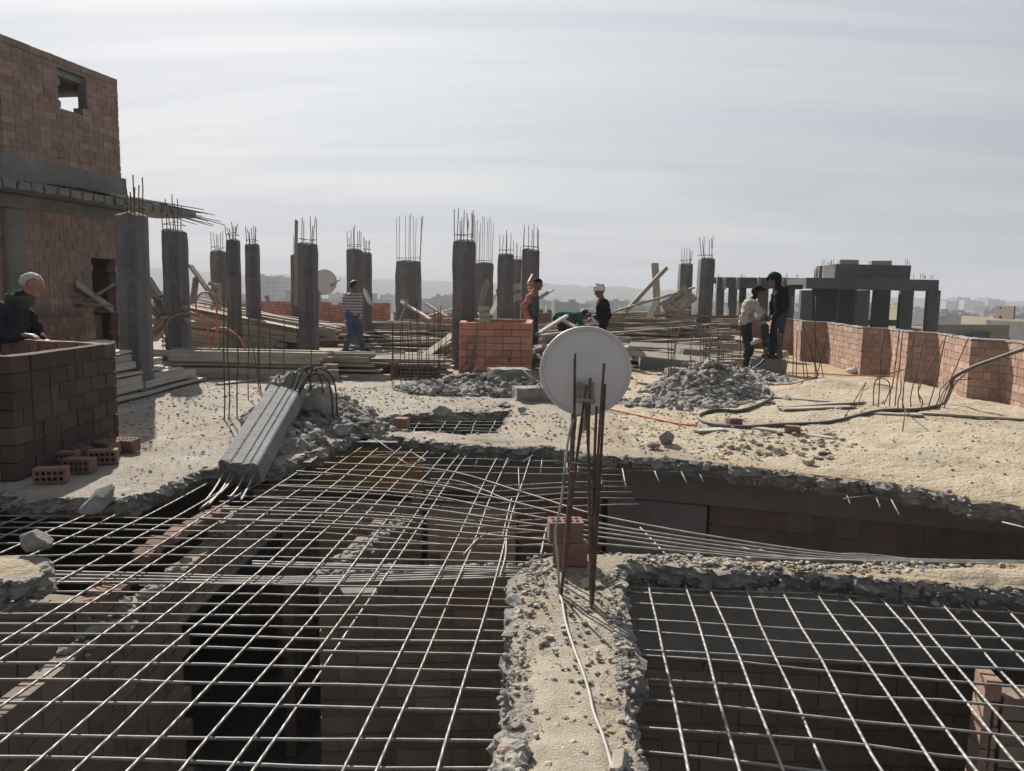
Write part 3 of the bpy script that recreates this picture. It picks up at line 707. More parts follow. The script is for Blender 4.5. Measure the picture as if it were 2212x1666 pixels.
# wooden door leaf and frame
dr = empty('doorway', 'plain pale brown wooden door leaf standing ajar beyond the brick partition', 'door', (-.45, 6.7, 0))
dp0, dp1 = G(925, 1092, -.7), G(1115, 1098, -.7)
def dbox(name, x0, x1, y, z0, z1, th, mat, par):
    bm = bmesh.new(); box(bm, ((x0+x1)/2, y, (z0+z1)/2), (x1-x0, th, z1-z0)); bmesh.ops.bevel(bm, geom=bm.edges[:], offset=.006, segments=1, affect='EDGES')
    return link(name, finish(bm, name), par, M[mat])
x0, x1 = dp0.x+.45, dp1.x+.45
dr.location.y = dp0.y
dbox('leaf', x0, x1, 0, -2.9, -.72, .045, 'ply', dr); dbox('panel', x0+.12, x1-.12, -.026, -1.9, -.9, .012, 'ply', dr); dbox('rail', x0, x1, .0, -.72, -.68, .08, 'beam', dr)
fr = empty('doorway', 'wide wooden frame and boards under the ochre beam', 'door frame', (-1.6, 8.05, 0))
dbox('post', -.62, -.52, 0, FLOOR, -.66, .12, 'ply', fr); dbox('post', .55, .66, 0, FLOOR, -.66, .12, 'ply', fr); dbox('board', -.5, .54, .03, -1.9, -.75, .03, 'ply', fr)
# red brick partition running away under the grid, and the front partition with the mortar capped top
pa, pb = G(715, 1205, -.2), G(882, 1062, -.2)
brick_wall('brick_wall', 'red brick partition running away under the grid, with its smashed stepped top', 'brick wall', [(((pa.x, pa.y+.1), (pb.x-.12, pb.y), FLOOR, -.2), dict(topf=lambda t: -.26-.16*t+.14*fbm((t*5, 1, 1), 2)))], 'brick_brown')
fa, fb = G(690, 1232, -.22), G(1128, 1226, -.22)
brick_wall('brick_wall', 'near red brick partition with a ragged mortar cap, square to the slab strip', 'brick wall', [(((fa.x, fa.y), (fb.x+.15, fb.y), FLOOR, -.235), dict(ragged=.15))], 'brick_brown')
bm = bmesh.new()
for i in range(120):
    t = R.random(); p = fa.lerp(fb, t); rock_bm(bm, (p.x, p.y+R.uniform(-.05, .05), -.225), R.uniform(.012, .045), i, 1, (1.3, 1, .6))
for i in range(70):
    t = R.random(); p = pa.lerp(pb, t); rock_bm(bm, (p.x+R.uniform(-.05, .05), p.y, -.26-.16*t), R.uniform(.015, .05), i, 1, (1.3, 1, .6))
for i in range(260):
    t = R.random(); y = 3.2+4.6*t; k_ = fbm((y*1.3, 3, 7), 3)
    if k_ > -.05: rock_bm(bm, (-2.16+R.uniform(-.06, .06), y, -.27-.12*R.random()), R.uniform(.012, .05), i, 1, (1, 1.3, .6))
struct(link('mortar_rubble', finish(bm, 'mortar_rubble'), None, M['mortar']), 'stuff')
# long brick wall towards the fallen post, its doorway and the cross walls
la, lb, lc = G(-250, 1640, -.2), G(345, 1188, -.22), G(655, 1016, -.2)
wx = -2.22
tb = brick_wall('brick_wall', 'long brown brick wall with a dark doorway, running under the grid towards the fallen post', 'brick wall',
           [(((wx, 1.2), (wx+.12, 8.0), FLOOR, -.2), dict(holes=[(3.55, 5.9, FLOOR-1, -.62)], topf=lambda t: -.23-.22*max(0, .25+fbm((t*7, 2, 1), 3))))], 'brick_brown')
slabbox('lintel', 'pale concrete lintel over the dark doorway in the long brick wall', 'lintel', (wx+.06, 4.55), (wx+.10, 7.2), .14, -.66, -.615, 'band')
brick_wall('brick_wall', 'dark cross wall under the dense bars below the brick kiosk', 'brick wall', [(((-6, 4.4), (wx-.07, 4.25), FLOOR, -.3), {})], 'brick_brown')
brick_wall('brick_wall', 'brown brick wall in deep shade beyond the doorway', 'brick wall', [(((-.95, 4.7), (-.75, 8.1), FLOOR, -1.2), {})], 'brick_brown')
# a shower of broken bricks along the wall tops
bm, lay = new_brick_bm()
for (u, v) in ((322, 1196), (335, 1186), (380, 1160), (425, 1135), (440, 1128), (470, 1112), (232, 1290), (205, 1310), (250, 1284)):
    p = G(u, v, -.2); box(bm, (p.x, p.y, -.185), (.1, .2, .06), Euler((R.uniform(-.2, .2), R.uniform(-.2, .2), R.uniform(-.4, .4))).to_matrix(), .01, R.random()*.9, lay)
struct(link('brick_rubble', finish(bm, 'brick_rubble'), None, M['brick']), 'stuff')
# far side room under the slab arm
slabbox('ceiling_beam', 'deep dark concrete beam hanging below the straight slab arm', 'beam', (.62, 4.48), (4.6, 4.33), .2, -.66, -.17, 'beam')
brick_wall('brick_wall', 'dark brick wall below the deep beam in the rubble room', 'brick wall', [(((.62, 4.56), (4.6, 4.41), FLOOR, -.67), {})], 'brick_brown')
pw = brick_wall('brick_wall', 'brick wall end standing upright like a thin post under the bars of the regular grid', 'brick wall', [(((2.285, 3.39), (3.9, 3.15), FLOOR, -.30), dict(topf=lambda t: -.31-.1*t))], 'brick_brown')
brick_wall('lit_wall_end', '', '', [(((2.2, 3.4), (2.28, 3.39), FLOOR, -.22), dict(L=.09))], 'brick_light', None, pw)  # end face in paler brick: the sunlight on it is put into the colour
brick_wall('brick_wall', 'hidden brick side wall beneath the slab strip', 'brick wall', [(((.2, 4.5), (.2, .9), FLOOR, -.17), {})], 'brick_brown')
# shell of the storey below
for (a, b) in (((-6.1, -1.2), (-6.1, 10.3)), ((8.1, 10.3), (8.1, -1.2)), ((-6.1, 10.3), (8.1, 10.3)), ((8.1, -1.2), (-6.1, -1.2))):
    slabbox('cellar_wall', 'plain dark outer wall of the storey beneath the deck', 'wall', a, b, .2, FLOOR, T, 'beam', 'outer walls of the lower storey')
# ---------------------------------------------------------------- brick kiosks, low walls, parapet
def hollow_brick(name='hollow_brick', L=.225, Wd=.11, Hh=.115, hole=True, mat='brick'):
    bm, lay = new_brick_bm()
    nx, nz = 5, 2; m = .012; cw = (L-2*m)/nx; chh = (Hh-2*m)/nz; y = -Wd/2; rr = .36
    tnt = R.random()*.9
    def quad(*pts):
        f = bm.faces.new([bm.verts.new(p) for p in pts])
        for l in f.loops: l[lay] = (tnt, tnt, tnt, 1)
    if hole:
        for i in range(nx):
            for j in range(nz):
                cx = -L/2+m+cw*(i+.5); cz = -Hh/2+m+chh*(j+.5)
                sq = []; ci = []
                for k in range(8):
                    a = k*math.pi/4; ca, sa = math.cos(a), math.sin(a); mm = max(abs(ca), abs(sa))
                    sq.append((cx+ca/mm*cw/2, y, cz+sa/mm*chh/2)); ci.append((cx+ca*cw*rr, y, cz+sa*chh*rr))
                for k in range(8):
                    l = (k+1) % 8; quad(sq[k], sq[l], ci[l], ci[k]); b0 = (ci[k][0], y+.085, ci[k][2]); b1 = (ci[l][0], y+.085, ci[l][2]); quad(ci[k], ci[l], b1, b0)
                quad(*[(c[0], y+.085, c[2]) for c in ci])
        a, b, c, d = -L/2, L/2, -Hh/2, Hh/2
        quad((a, y, c), (b, y, c), (b, y, c+m), (a, y, c+m)); quad((a, y, d-m), (b, y, d-m), (b, y, d), (a, y, d))
        quad((a, y, c+m), (a+m, y, c+m), (a+m, y, d-m), (a, y, d-m)); quad((b-m, y, c+m), (b, y, c+m), (b, y, d-m), (b-m, y, d-m))
        quad((b, -y, c), (a, -y, c), (a, -y, d), (b, -y, d)); quad((a, y, c), (a, y, d), (a, -y, d), (a, -y, c)); quad((b, y, c), (b, -y, c), (b, -y, d), (b, y, d))
        quad((a, y, d), (b, y, d), (b, -y, d), (a, -y, d)); quad((a, y, c), (a, -y, c), (b, -y, c), (b, y, c))
    else:
        box(bm, (0, 0, 0), (L, Wd, Hh), None, .006, tnt, lay)
        bmesh.ops.bevel(bm, geom=bm.edges[:], offset=.006, segments=1, affect='EDGES')
    return link(name, finish(bm, name), None, M[mat])
KZ = .96
K1, K2 = (-3.77, 5.74), (-3.79, 7.32)
kiosk = brick_wall('brick_kiosk', 'square brick kiosk of shoulder height with one darker side, the old man leaning on it', 'brick enclosure',
    [(((-5.6, 5.9), (-5.75, 8.0), 0, KZ), dict(Hh=.137, L=.25)), (((K1[0]-.12, K1[1]+.06), (-5.6, 5.9), 0, KZ), dict(Hh=.137, L=.25)), (((K2[0]-.12, K2[1]-.03), (-5.9, 8.0), 0, KZ), dict(Hh=.137, L=.25))], 'brick')
brick_wall('dark_side', '', '', [(((K1[0]-.06, K1[1]), (K2[0]-.06, K2[1]), 0, KZ), dict(Hh=.137, L=.25))], 'brick_dark', None, kiosk)  # this side of the kiosk is laid in darker brick than the rest
lw = brick_wall('low_brick_wall', 'low brick wall behind the old man, heaped with loose boards', 'brick wall', [(((-7.75, 12.6), (-8.5, 16.4), 0, .93), {}), (((-7.75, 12.65), (-9.6, 12.2), 0, .93), {})], 'brick')
k2a, k2b = G(990, 815), G(1146, 817)
kiosk2 = brick_wall('brick_kiosk', 'square orange brick kiosk with mortar smears beside the tall column, worker in cap behind it', 'brick enclosure',
    [(((k2a.x, k2a.y+.06), (k2b.x, k2b.y+.06), 0, .97), dict(Hh=.121, L=.31)), (((k2b.x-.06, k2b.y+.13), (k2b.x+.02, 15.5), 0, .97), dict(Hh=.121, L=.31)), (((k2a.x+.06, k2a.y+.13), (k2a.x+.0, 15.5), 0, .97), dict(Hh=.121, L=.31)), (((k2a.x+.0, 15.56), (k2b.x+.02, 15.56), 0, .97), dict(Hh=.121, L=.31))], 'brick_bright')
# mortar smears on it
for (u, v, r) in ((1022, 735, .045), (1023, 765, .05), (1024, 770, .06), (1020, 790, .07), (1018, 800, .06), (1026, 748, .04), (1100, 778, .035), (1125, 742, .03)):
    bm = bmesh.new(); p = D(u, v, k2a.y-.004); rock_bm(bm, p, r, u, 2, (.9, .12, 1.3), .25); link('mortar_smear', finish(bm, 'mortar_smear'), kiosk2, M['column'])
# bag on the kiosk rim
bm = bmesh.new()
for i in range(3): box(bm, (R.uniform(-.015, .015), 0, .05+i*.095), (.22, .17, .085), Matrix.Rotation(R.uniform(-.12, .12), 3, 'Z'), .012)
bmesh.ops.bevel(bm, geom=bm.edges[:], offset=.022, segments=2, affect='EDGES')
o = link('sack', finish(bm, 'sack', True), None, M['wood_pale']); o.location = (-.52, k2a.y+.08, .965); tag(o, 'small pale sack folded on the rim of the orange brick kiosk', 'sack')
# zigzag parapet
pts = [G(u, v) for u, v in PARA]
zz = [(7.5, 24.5), (6.95, 22.9), (7.4, 22.55), (6.9, 20.6), (7.35, 20.25), (6.85, 18.3), (7.3, 17.95)]
zz = zz+[(6.90, 15.85), (7.28, 15.3), (6.86, 13.55), (7.24, 12.85), (6.78, 11.35), (7.16, 10.8), (6.8, 9.2), (7.2, 8.9), (6.8, 6.5), (7.2, 6), (6.8, 4)]
zz[7:13] = [(6.88, 15.15), (7.25, 14.84), (6.93, 13.5), (7.28, 13.2), (6.79, 11.4), (7.12, 11.1)]
segs = []
for i in range(len(zz)-1):
    a, b = Vector(zz[i]), Vector(zz[i+1]); d = (b-a).normalized(); nrm = Vector((-d.y, d.x))
    if i % 2 == 0: b = b-d*.0; segs.append((((a+nrm*.06), (b+nrm*.06), 0, .92), dict(Hh=.115, L=.2)))
    else: segs.append((((a+nrm*.06+d*.0), (b+nrm*.06+d*.12), 0, .92), dict(Hh=.115, L=.2)))
par = brick_wall('brick_parapet', 'long sunlit brick parapet stepping in a zigzag along the sandy side of the roof', 'parapet', segs, 'brick_light')
bm = bmesh.new()
for i in range(len(zz)-1):
    a, b = Vector((*zz[i], 0)), Vector((*zz[i+1], 0)); d = (b-a).normalized(); nrm = Vector((-d.y, d.x, 0)); c = (a+b)/2+nrm*.06
    rot = Matrix(((d.x, -d.y, 0), (d.y, d.x, 0), (0, 0, 1))); k = max(1, int((b-a).length/.3)); L = (b-a).length/k
    for j in range(k):
        q = a+d*(L*(j+.5))+nrm*.06; box(bm, (q.x, q.y, .932), (L*.96, .14, .022+R.uniform(-.006, .006)), rot, .008)
link('mortar_cap', finish(bm, 'mortar_cap'), par, M['mortar'])
# far low walls along the back of the roof
brick_wall('low_brick_wall', 'far red brick edge wall between the columns behind the striped shirt man', 'brick wall', [(((-9.9, 28), (-4.5, 28.3), 0, 1.05), dict(ragged=.2)), (((-4.4, 28.3), (-.9, 28.5), 0, .72), dict(ragged=.2))], 'brick_bright')
brick_wall('low_brick_wall', 'low red brick walling just behind the bending worker', 'brick wall', [(((.3, 26), (1.3, 26), 0, .95), dict(ragged=.2)), (((1.3, 26), (2.0, 26), 0, .5), {}), (((1.9, 27), (4.3, 27), 0, .86), dict(ragged=.1))], 'brick')
brick_wall('low_brick_wall', 'red brick walling under the leaning form panels and sawn planks', 'brick wall', [(((4.2, 23), (7.3, 23.6), 0, .93), dict(ragged=.1))], 'brick')
brick_wall('low_brick_wall', 'short red brick wall among the timber behind the tall slanting stack', 'brick wall', [(((-6.6, 21), (-4.2, 20.4), 0, .55), dict(ragged=.3))], 'brick_bright')
brick_wall('low_brick_wall', 'short red brick wall beside the broad short column', 'brick wall', [(((-1.0, 21), (-2.4, 22), 0, .75), dict(ragged=.2))], 'brick_bright')
# loose hollow bricks by the kiosk
for (u, v, z, ry, rz, tilt, lab) in [
    (112, 1042, .06, .0, .25, 0, 'orange holed brick lying closest to the broken slab edge, below the kiosk'),
    (173, 1020, .06, 0, -.05, 0, 'holed brick with pale face lying in the middle of the loose bricks by the kiosk'),
    (140, 1005, .06, 0, .15, .0, 'brick half hidden behind the middle holed brick by the kiosk wall'),
    (224, 1000, .06, 0, .3, 0, 'holed brick lying between the kiosk corner and the upright brick'),
    (176, 993, .06, 0, -.6, 1.45, 'dark brick lying with its holes up among the loose bricks'),
    (232, 980, .06, 0, -.5, 1.45, 'dark brick with holes up tight against the kiosk wall'),
    (272, 974, .06, 0, -.25, 1.45, 'lone brick with holes facing up just past the kiosk corner in sunlight')]:
    o = hollow_brick(); p = G(u, v, 0); o.location = (p.x, p.y, .058); o.rotation_euler = (-tilt, 0, rz); tag(o, lab, 'brick', 'loose hollow bricks by the kiosk')
for (u, v, lab) in ((1585, 925, 'red brick block at the end of the orange pipe'), (1711, 942, 'red brick standing on end behind the pebbles'), (868, 925, 'red brick fragment at the corner of the square hole'), (850, 815, 'upright orange brick in front of the flat timber stack'), (1826, 940, 'brown half brick on the sand')):
    if 'half' in lab: continue
    o = hollow_brick(hole=False, L=.16 if 'upright' not in lab else .14, Hh=.12 if 'upright' not in lab else .26, mat='brick'); p = G(u, v); o.location = (p.x, p.y, .056 if 'upright' not in lab else .127); o.rotation_euler = (0, 0, R.uniform(-.5, .5)); tag(o, lab, 'brick')
b1 = hollow_brick(L=.19, Hh=.12, Wd=.13, mat='brick', hole=False); p = G(1232, 1222); b1.location = (p.x, p.y+.05, .064); b1.rotation_euler = (-1.5708*0, 0, -.12); tag(b1, 'lower of two stacked bricks behind the rusty bars on the slab strip', 'brick', 'bricks stacked on the slab strip')
b2 = hollow_brick(L=.19, Hh=.125, Wd=.115, mat='brick'); b2.location = (p.x-.03, p.y+.06, .185); b2.rotation_euler = (-1.5708, 0, .06); tag(b2, 'upper of two stacked bricks behind the rusty bars, holes facing the sky', 'brick', 'bricks stacked on the slab strip')
# ---------------------------------------------------------------- concrete columns with starter bars on top
def column(ul, ur, vt, d, label, dep=.4, htop=None, bars=(), tie=True, leanx=0., zb=0., group='bare concrete columns on the roof', rod='rust', rnd=.04):
    a = D(ul, vt, d if ul < 1106 else d+dep*.8); b = D(ur, vt, d if ur > 1106 else d+dep*.8); w = max(.22, b.x-a.x); zt = a.z if htop is None else htop; cx = (a.x+b.x)/2
    root = empty('concrete_column', label, 'column', (cx, d+dep/2, 0), 0, group)
    bm = bmesh.new(); n = 16; rings = []
    prof = []
    for (sx, sy) in ((-1, -1), (1, -1), (1, 1), (-1, 1)):
        for k in range(3):
            ang = math.atan2(sy, sx)+(k-1)*.5; prof.append((sx*(w/2-rnd)+rnd*math.cos(ang), sy*(dep/2-rnd)+rnd*math.sin(ang)))
    # extra points along each side so the surface can be uneven
    pp = []
    for i in range(len(prof)):
        p, q = prof[i], prof[(i+1) % len(prof)]; pp.append(p)
        if math.dist(p, q) > .15:
            for t in (.25, .5, .75): pp.append((p[0]+(q[0]-p[0])*t, p[1]+(q[1]-p[1])*t))
    s = R.uniform(0, 99); H = zt-zb
    for i in range(n+3):
        z = zb+H*min(1, i/n) if i <= n else zt+.02*(i-n); k = 1 if i <= n-1 else (.97 if i == n else (.8 if i == n+1 else .4))
        ring = []
        for (x, y) in pp:
            o = .012*fbm((x*3+s, y*3, z*2.2), 3); kk = k*(1+o/.2)
            zz_ = z+(.035*fbm((x*6+s, y*6, 1), 3) if i >= n else 0)
            ring.append(bm.verts.new((x*kk+leanx*z/H, y*kk, zz_)))
        rings.append(ring)
    for i in range(len(rings)-1):
        m = len(pp)
        for k in range(m): bm.faces.new((rings[i][k], rings[i][(k+1) % m], rings[i+1][(k+1) % m], rings[i+1][k]))
    bm.faces.new(rings[-1]); bm.faces.new(rings[0][::-1])
    bmesh.ops.recalc_face_normals(bm, faces=bm.faces)
    link('shaft', finish(bm, 'shaft'), root, M['column'])
    for i, (u, v) in enumerate(bars):
        y = (-dep/2+.05) if i % 2 == 0 else dep/2-.05
        p = D(u, v, d+dep/2+y); lx = p.x-cx
        x0 = max(-w/2+.04, min(w/2-.04, lx+R.uniform(-.025, .025)))
        bar('rebar', wob((x0+leanx, y, zt-.1), (lx+leanx*0, y, p.z), 4, .006), .0085, rod, root, 5)
    if tie and bars:
        z = zt+.12; q = w/2-.03; e = dep/2-.04
        bar('stirrup', [(-q, -e, z), (q, -e, z+R.uniform(-.05, .05)), (q, e, z), (-q, e, z+R.uniform(-.03, .03)), (-q, -e, z)], .006, rod, root, 5)
    return root
def B(*a): return list(a)
column(243, 318, 462, 10.4, 'thick grey column nearest the brick tower, with a broken round top', .42, bars=B((272, 405), (287, 378), (291, 405), (307, 383), (281, 415), (300, 400)), rnd=.07)
column(346, 403, 499, 13.6, 'grey column under the bars of the jutting slab tip, orange hose at its foot', .42, bars=B((347, 452), (356, 430), (371, 420), (376, 440), (383, 430), (392, 445), (361, 455)))
column(452, 487, 543, 20.5, 'low column behind the leaning broken frame, shortest of its trio', .4, bars=B((455, 501), (460, 503), (467, 506), (471, 508), (476, 503), (481, 500)))
column(484, 519, 519, 16.2, 'round cornered column in the middle of the trio behind the orange hose', .36, bars=B((486, 488), (491, 492), (496, 494), (500, 480), (504, 490), (509, 488), (513, 484)), rnd=.09)
column(527, 560, 530, 17.5, 'flat topped column on the open side of the trio, before the pale far blocks', .36, bars=B((530, 490), (534, 495), (538, 500), (543, 493), (548, 488), (552, 490), (553, 496)))
column(632, 645, 552, 21, 'sliver of a column hidden behind the column with the upright plank', .4, bars=B((634, 510), (636, 530)), tie=False)
column(641, 686, 527, 16.4, 'column with a plank standing upright against it and a satellite dish beside', .42, bars=B((653, 470), (656, 478), (670, 467), (675, 488), (682, 468), (684, 475)))
column(747, 783, 540, 19.6, 'column right behind the striped shirt man', .4, bars=B((750, 500), (754, 512), (758, 497), (763, 492), (766, 486), (772, 500), (777, 498), (780, 502)))
column(780, 803, 548, 20.7, 'column tucked behind the one at the striped shirt man, board leaning on it', .4, bars=B((786, 512), (788, 515), (792, 520), (797, 521), (799, 518)))
column(854, 910, 565, 25.5, 'broad short column standing alone with long splayed bars', .45, bars=B((857, 470), (863, 467), (876, 465), (884, 466), (887, 461), (893, 467), (899, 472), (912, 466), (914, 468), (910, 470)))
column(977, 1028, 521, 14.9, 'tall column rising from the corner of the orange brick kiosk', .42, bars=B((981, 452), (990, 450), (994, 478), (998, 470), (1003, 454), (1009, 460), (1012, 475), (1019, 460), (1022, 455), (1024, 464)))
column(1024, 1066, 569, 26, 'wide column with tall crossing bars, half behind the kiosk corner column', .45, bars=B((1028, 478), (1032, 475), (1038, 482), (1043, 467), (1047, 470), (1053, 478), (1057, 469), (1061, 472), (1067, 480), (1035, 500)))
column(1075, 1110, 551, 20, 'column between the kiosk corner column and the worker in the cap', .4, bars=B((1080, 508), (1087, 509), (1094, 497), (1095, 508), (1104, 505)))
column(1108, 1130, 563, 26, 'narrow far column glimpsed between two nearer ones by the worker in the cap', .4, bars=B((1109, 520), (1116, 524), (1118, 528), (1124, 532)))
column(1127, 1166, 543, 18.2, 'column on which the worker in the cap props his raised hand', .4, bars=B((1132, 486), (1133, 495), (1142, 487), (1150, 496), (1154, 484), (1161, 490), (1163, 497)))
column(1466, 1498, 572, 24, 'column behind the leaning form panels', .4, bars=B((1473, 534), (1479, 535), (1484, 536), (1490, 536), (1493, 540), (1497, 541)))
column(1505, 1542, 561, 20.5, 'column beside the leaning form panels, nearest the far concrete frame', .4, bars=B((1511, 513), (1518, 520), (1521, 510), (1532, 518), (1537, 515), (1541, 509)), leanx=.05)
# ---------------------------------------------------------------- starter bars standing in the deck
def starter(u0, v0, u1, v1, grp, label, mid=None, mat='rust', r=.0075, dy=0.):
    a = G(u0, v0); a.z = -.03; b = D(u1, v1, a.y+dy)
    pts = wob(a, b, 5, .008) if mid is None else spline([a]+[D(mu, mv, a.y) for mu, mv in mid]+[b], 5)
    o = bar('rebar_rod', pts, r, mat); tag(o, label, 'rebar', grp)
g, l = 'starter bars around the fallen post', 'thin rusty bar standing upright around the fallen concrete post'
for q in [(484, 910, 484, 640), (494, 907, 493, 650), (512, 905, 512, 690), (536, 863, 536, 655), (557, 846, 560, 668), (561, 846, 561, 660), (565, 842, 535, 700), (587, 808, 556, 690), (614, 830, 614, 690), (641, 800, 641, 700), (673, 866, 673, 715), (584, 850, 583, 700), (430, 760, 430, 660), (443, 760, 443, 655), (462, 758, 462, 650), (383, 772, 383, 660), (352, 770, 352, 665)]: starter(*q, g, l)
g, l = 'starter bars before the kiosk', 'thin rusty bar in the cluster between the striped man and the orange kiosk'
for q in [(848, 839, 847, 691), (851, 836, 849, 700), (866, 827, 864, 700), (877, 826, 868, 688), (897, 830, 886, 690), (902, 832, 900, 650), (904, 832, 905, 670), (914, 836, 908, 706), (923, 822, 922, 690), (926, 822, 926, 695), (936, 822, 939, 668), (945, 820, 947, 668), (950, 822, 952, 660), (943, 824, 958, 700), (958, 822, 964, 720), (888, 822, 880, 712)]: starter(*q, g, l)
g, l = 'thin bars leaning on the orange kiosk', 'long bar leaning against the face of the orange brick kiosk'
for q in [(982, 815, 1050, 722), (996, 812, 1000, 700), (1000, 815, 1005, 745), (1018, 808, 1032, 790), (1013, 812, 980, 720)]: starter(*q, g, l, dy=.05)
g, l = 'starter bars in the rubble heap', 'rusty bar rising from the rubble heap in front of the jackhammer workers'
for q in [(1442, 845, 1444, 702), (1451, 843, 1452, 700), (1457, 846, 1459, 700), (1437, 842, 1471, 700), (1491, 815, 1493, 720), (1516, 842, 1512, 698), (1519, 838, 1518, 720), (1522, 846, 1524, 705), (1526, 836, 1528, 712), (1530, 848, 1534, 697), (1520, 830, 1540, 720), (1552, 845, 1551, 690), (1557, 820, 1560, 720), (1563, 850, 1562, 745), (1580, 820, 1582, 735), (1596, 800, 1601, 690), (1598, 815, 1600, 660), (1510, 826, 1490, 770), (1540, 825, 1556, 735)]: starter(*q, g, l)
g, l = 'starter bars by the concrete block', 'rusty bar standing on the sand between the concrete block and the parapet'
for q in [(1682, 824, 1681, 710), (1687, 823, 1687, 720), (1696, 824, 1708, 712), (1713, 820, 1712, 640), (1719, 822, 1722, 714), (1738, 822, 1730, 714), (1746, 823, 1734, 720), (1760, 821, 1762, 640), (1772, 820, 1735, 700), (1780, 822, 1757, 712), (1762, 822, 1790, 706), (1768, 824, 1748, 735)]: starter(*q, g, l)
g, l = 'kinked starter bars on the sand', 'kinked thin bar rising from the sand in front of the parapet'
for q, mid in [((1887, 886, 1962, 796), [(1887, 850), (1891, 824), (1905, 813)]), ((1897, 890, 1908, 712), None), ((1905, 882, 1890, 822), [(1915, 862), (1922, 842), (1920, 826), (1908, 818)]), ((1922, 889, 1943, 712), [(1923, 850), (1930, 820)]), ((1932, 886, 1951, 714), None), ((1941, 890, 1946, 820), [(1940, 868), (1946, 845)]), ((1950, 892, 1978, 714), [(1951, 850), (1957, 800)]),
               ((1970, 885, 1997, 730), [(1967, 862), (1973, 830), (1985, 780)]), ((1981, 893, 2037, 736), [(1993, 870), (1984, 850), (1990, 830)]), ((1993, 880, 2000, 816), [(1984, 850), (1987, 826)]), ((2000, 892, 2043, 726), [(2010, 865), (2020, 830)]), ((2014, 887, 2052, 820), [(2028, 862), (2032, 842)]), ((2024, 891, 2092, 730), [(2040, 855), (2058, 810)]), ((2027, 880, 2095, 820), [(2036, 850), (2060, 824)]), ((2034, 889, 2134, 763), [(2052, 850), (2070, 822)]),
               ((1958, 894, 1952, 848), [(1950, 870)])]: starter(*q, g, l, mid)
for pts in ([(1815, 920), (1868, 866), (1848, 890), (1850, 902), (1866, 916)], [(1963, 900), (1952, 935), (1948, 945)]):
    w = bar('bent_wire', [G(u, v)+Vector((0, 0, .02 if i not in (1,) else .28)) for i, (u, v) in enumerate(pts)], .006, 'rust'); tag(w, 'bent rusty wire springing out of the sand by the black hose', 'wire', 'bent wires on the sand')
# ---------------------------------------------------------------- the rusty bar bundle and the dish
cage = empty('rebar_bundle', 'tall bundle of rusty ribbed bars standing on the slab strip and carrying the dish', 'rebar bundle', (.33, 3.62, 0))
co = Vector((.33, 3.62, 0))
RB = [((1242, 763), (1237, 1000), (1211, 1288)), ((1239, 838), (1230, 1050), (1214, 1262)), ((1248, 861), (1235, 1000), (1216, 1252)), ((1275, 817), (1271, 1000), (1277, 1308)), ((1267, 832), (1247, 980), (1212, 1283)),
      ((1305, 785), (1291, 1000), (1278, 1308)), ((1307, 830), (1297, 1010), (1280, 1310)), ((1289, 878), (1284, 1000), (1276, 1300)), ((1266, 870), (1272, 1010), (1279, 1312)), ((1262, 900), (1245, 1000), (1219, 1240))]
for i, (t, m, b) in enumerate(RB):
    p = G(*b); p.z = -.03; y = p.y; jy = ((i*37) % 7)*.012
    bar('rebar', [q-co for q in spline([p, D(m[0], m[1], y+.01+jy), D(t[0], t[1], y+.03+jy)], 7)], .0068, 'rust', cage, 8)
yb = 3.63
bar('stirrup', [D(u, v, d)-co for u, v, d in ((1223, 975, yb+.08), (1217, 1045, yb-.03), (1301, 1056, yb-.03), (1296, 1025, yb+.08))], .0065, 'rust', cage)
bar('stirrup', [D(u, v, yb-.02)-co for u, v in ((1233, 1001), (1284, 1006))], .0055, 'rust', cage); bar('stirrup', [D(u, v, yb-.02)-co for u, v in ((1231, 1020), (1283, 1025))], .0055, 'rust', cage)
def dish(centre, Rd, nrm, label, rods=True):
    root = empty('satellite_dish', label, 'satellite dish', centre)
    q = Vector(nrm).normalized().to_track_quat('Z', 'Y'); root.rotation_mode = 'QUATERNION'; root.rotation_quaternion = q
    bm = bmesh.new(); prof = []; nseg = 64
    dep = Rd*.2
    for i in range(11):
        r = Rd*.90*i/10; prof.append((r, -dep*(1-(r/(Rd*.90))**2)))
    prof += [(Rd*.915, .000), (Rd*.93, -.012), (Rd*.955, -.014), (Rd*.965, -.004), (Rd*.985, -.006), (Rd, .004), (Rd*.985, .010), (Rd*.93, .006)]
    for i in range(9, -1, -1):
        r = Rd*.90*i/10; prof.append((r, -dep*(1-(r/(Rd*.90))**2)+.004))
    rings = []
    for (r, z) in prof:
        if r < 1e-6: rings.append([bm.verts.new((0, 0, z))])
        else: rings.append([bm.verts.new((r*math.cos(k*2*math.pi/nseg), r*math.sin(k*2*math.pi/nseg), z)) for k in range(nseg)])
    for i in range(len(rings)-1):
        a, b = rings[i], rings[i+1]
        for k in range(nseg):
            k2 = (k+1) % nseg
            vs = [a[k % len(a)], b[k % len(b)], b[k2 % len(b)], a[k2 % len(a)]]; u = []
            for w in vs:
                if w not in u: u.append(w)
            if len(u) > 2: bm.faces.new(u)
    bmesh.ops.recalc_face_normals(bm, faces=bm.faces)
    link('reflector', finish(bm, 'reflector', True), root, M['dish'])
    return root, dep
dc = D(1265, 803, 3.86)
ds, dep = dish(dc, .232, (.03, 1, .10), 'grey satellite dish seen from behind, strapped to the rusty bars on the slab strip')
def sub(name, fn, mat, par):
    bm = bmesh.new(); fn(bm); return link(name, finish(bm, name), par, M[mat])
inv = (Matrix.Translation(dc) @ ds.rotation_quaternion.to_matrix().to_4x4()).inverted()
def L_(u, v, d): return inv @ D(u, v, d)
yk = 3.80
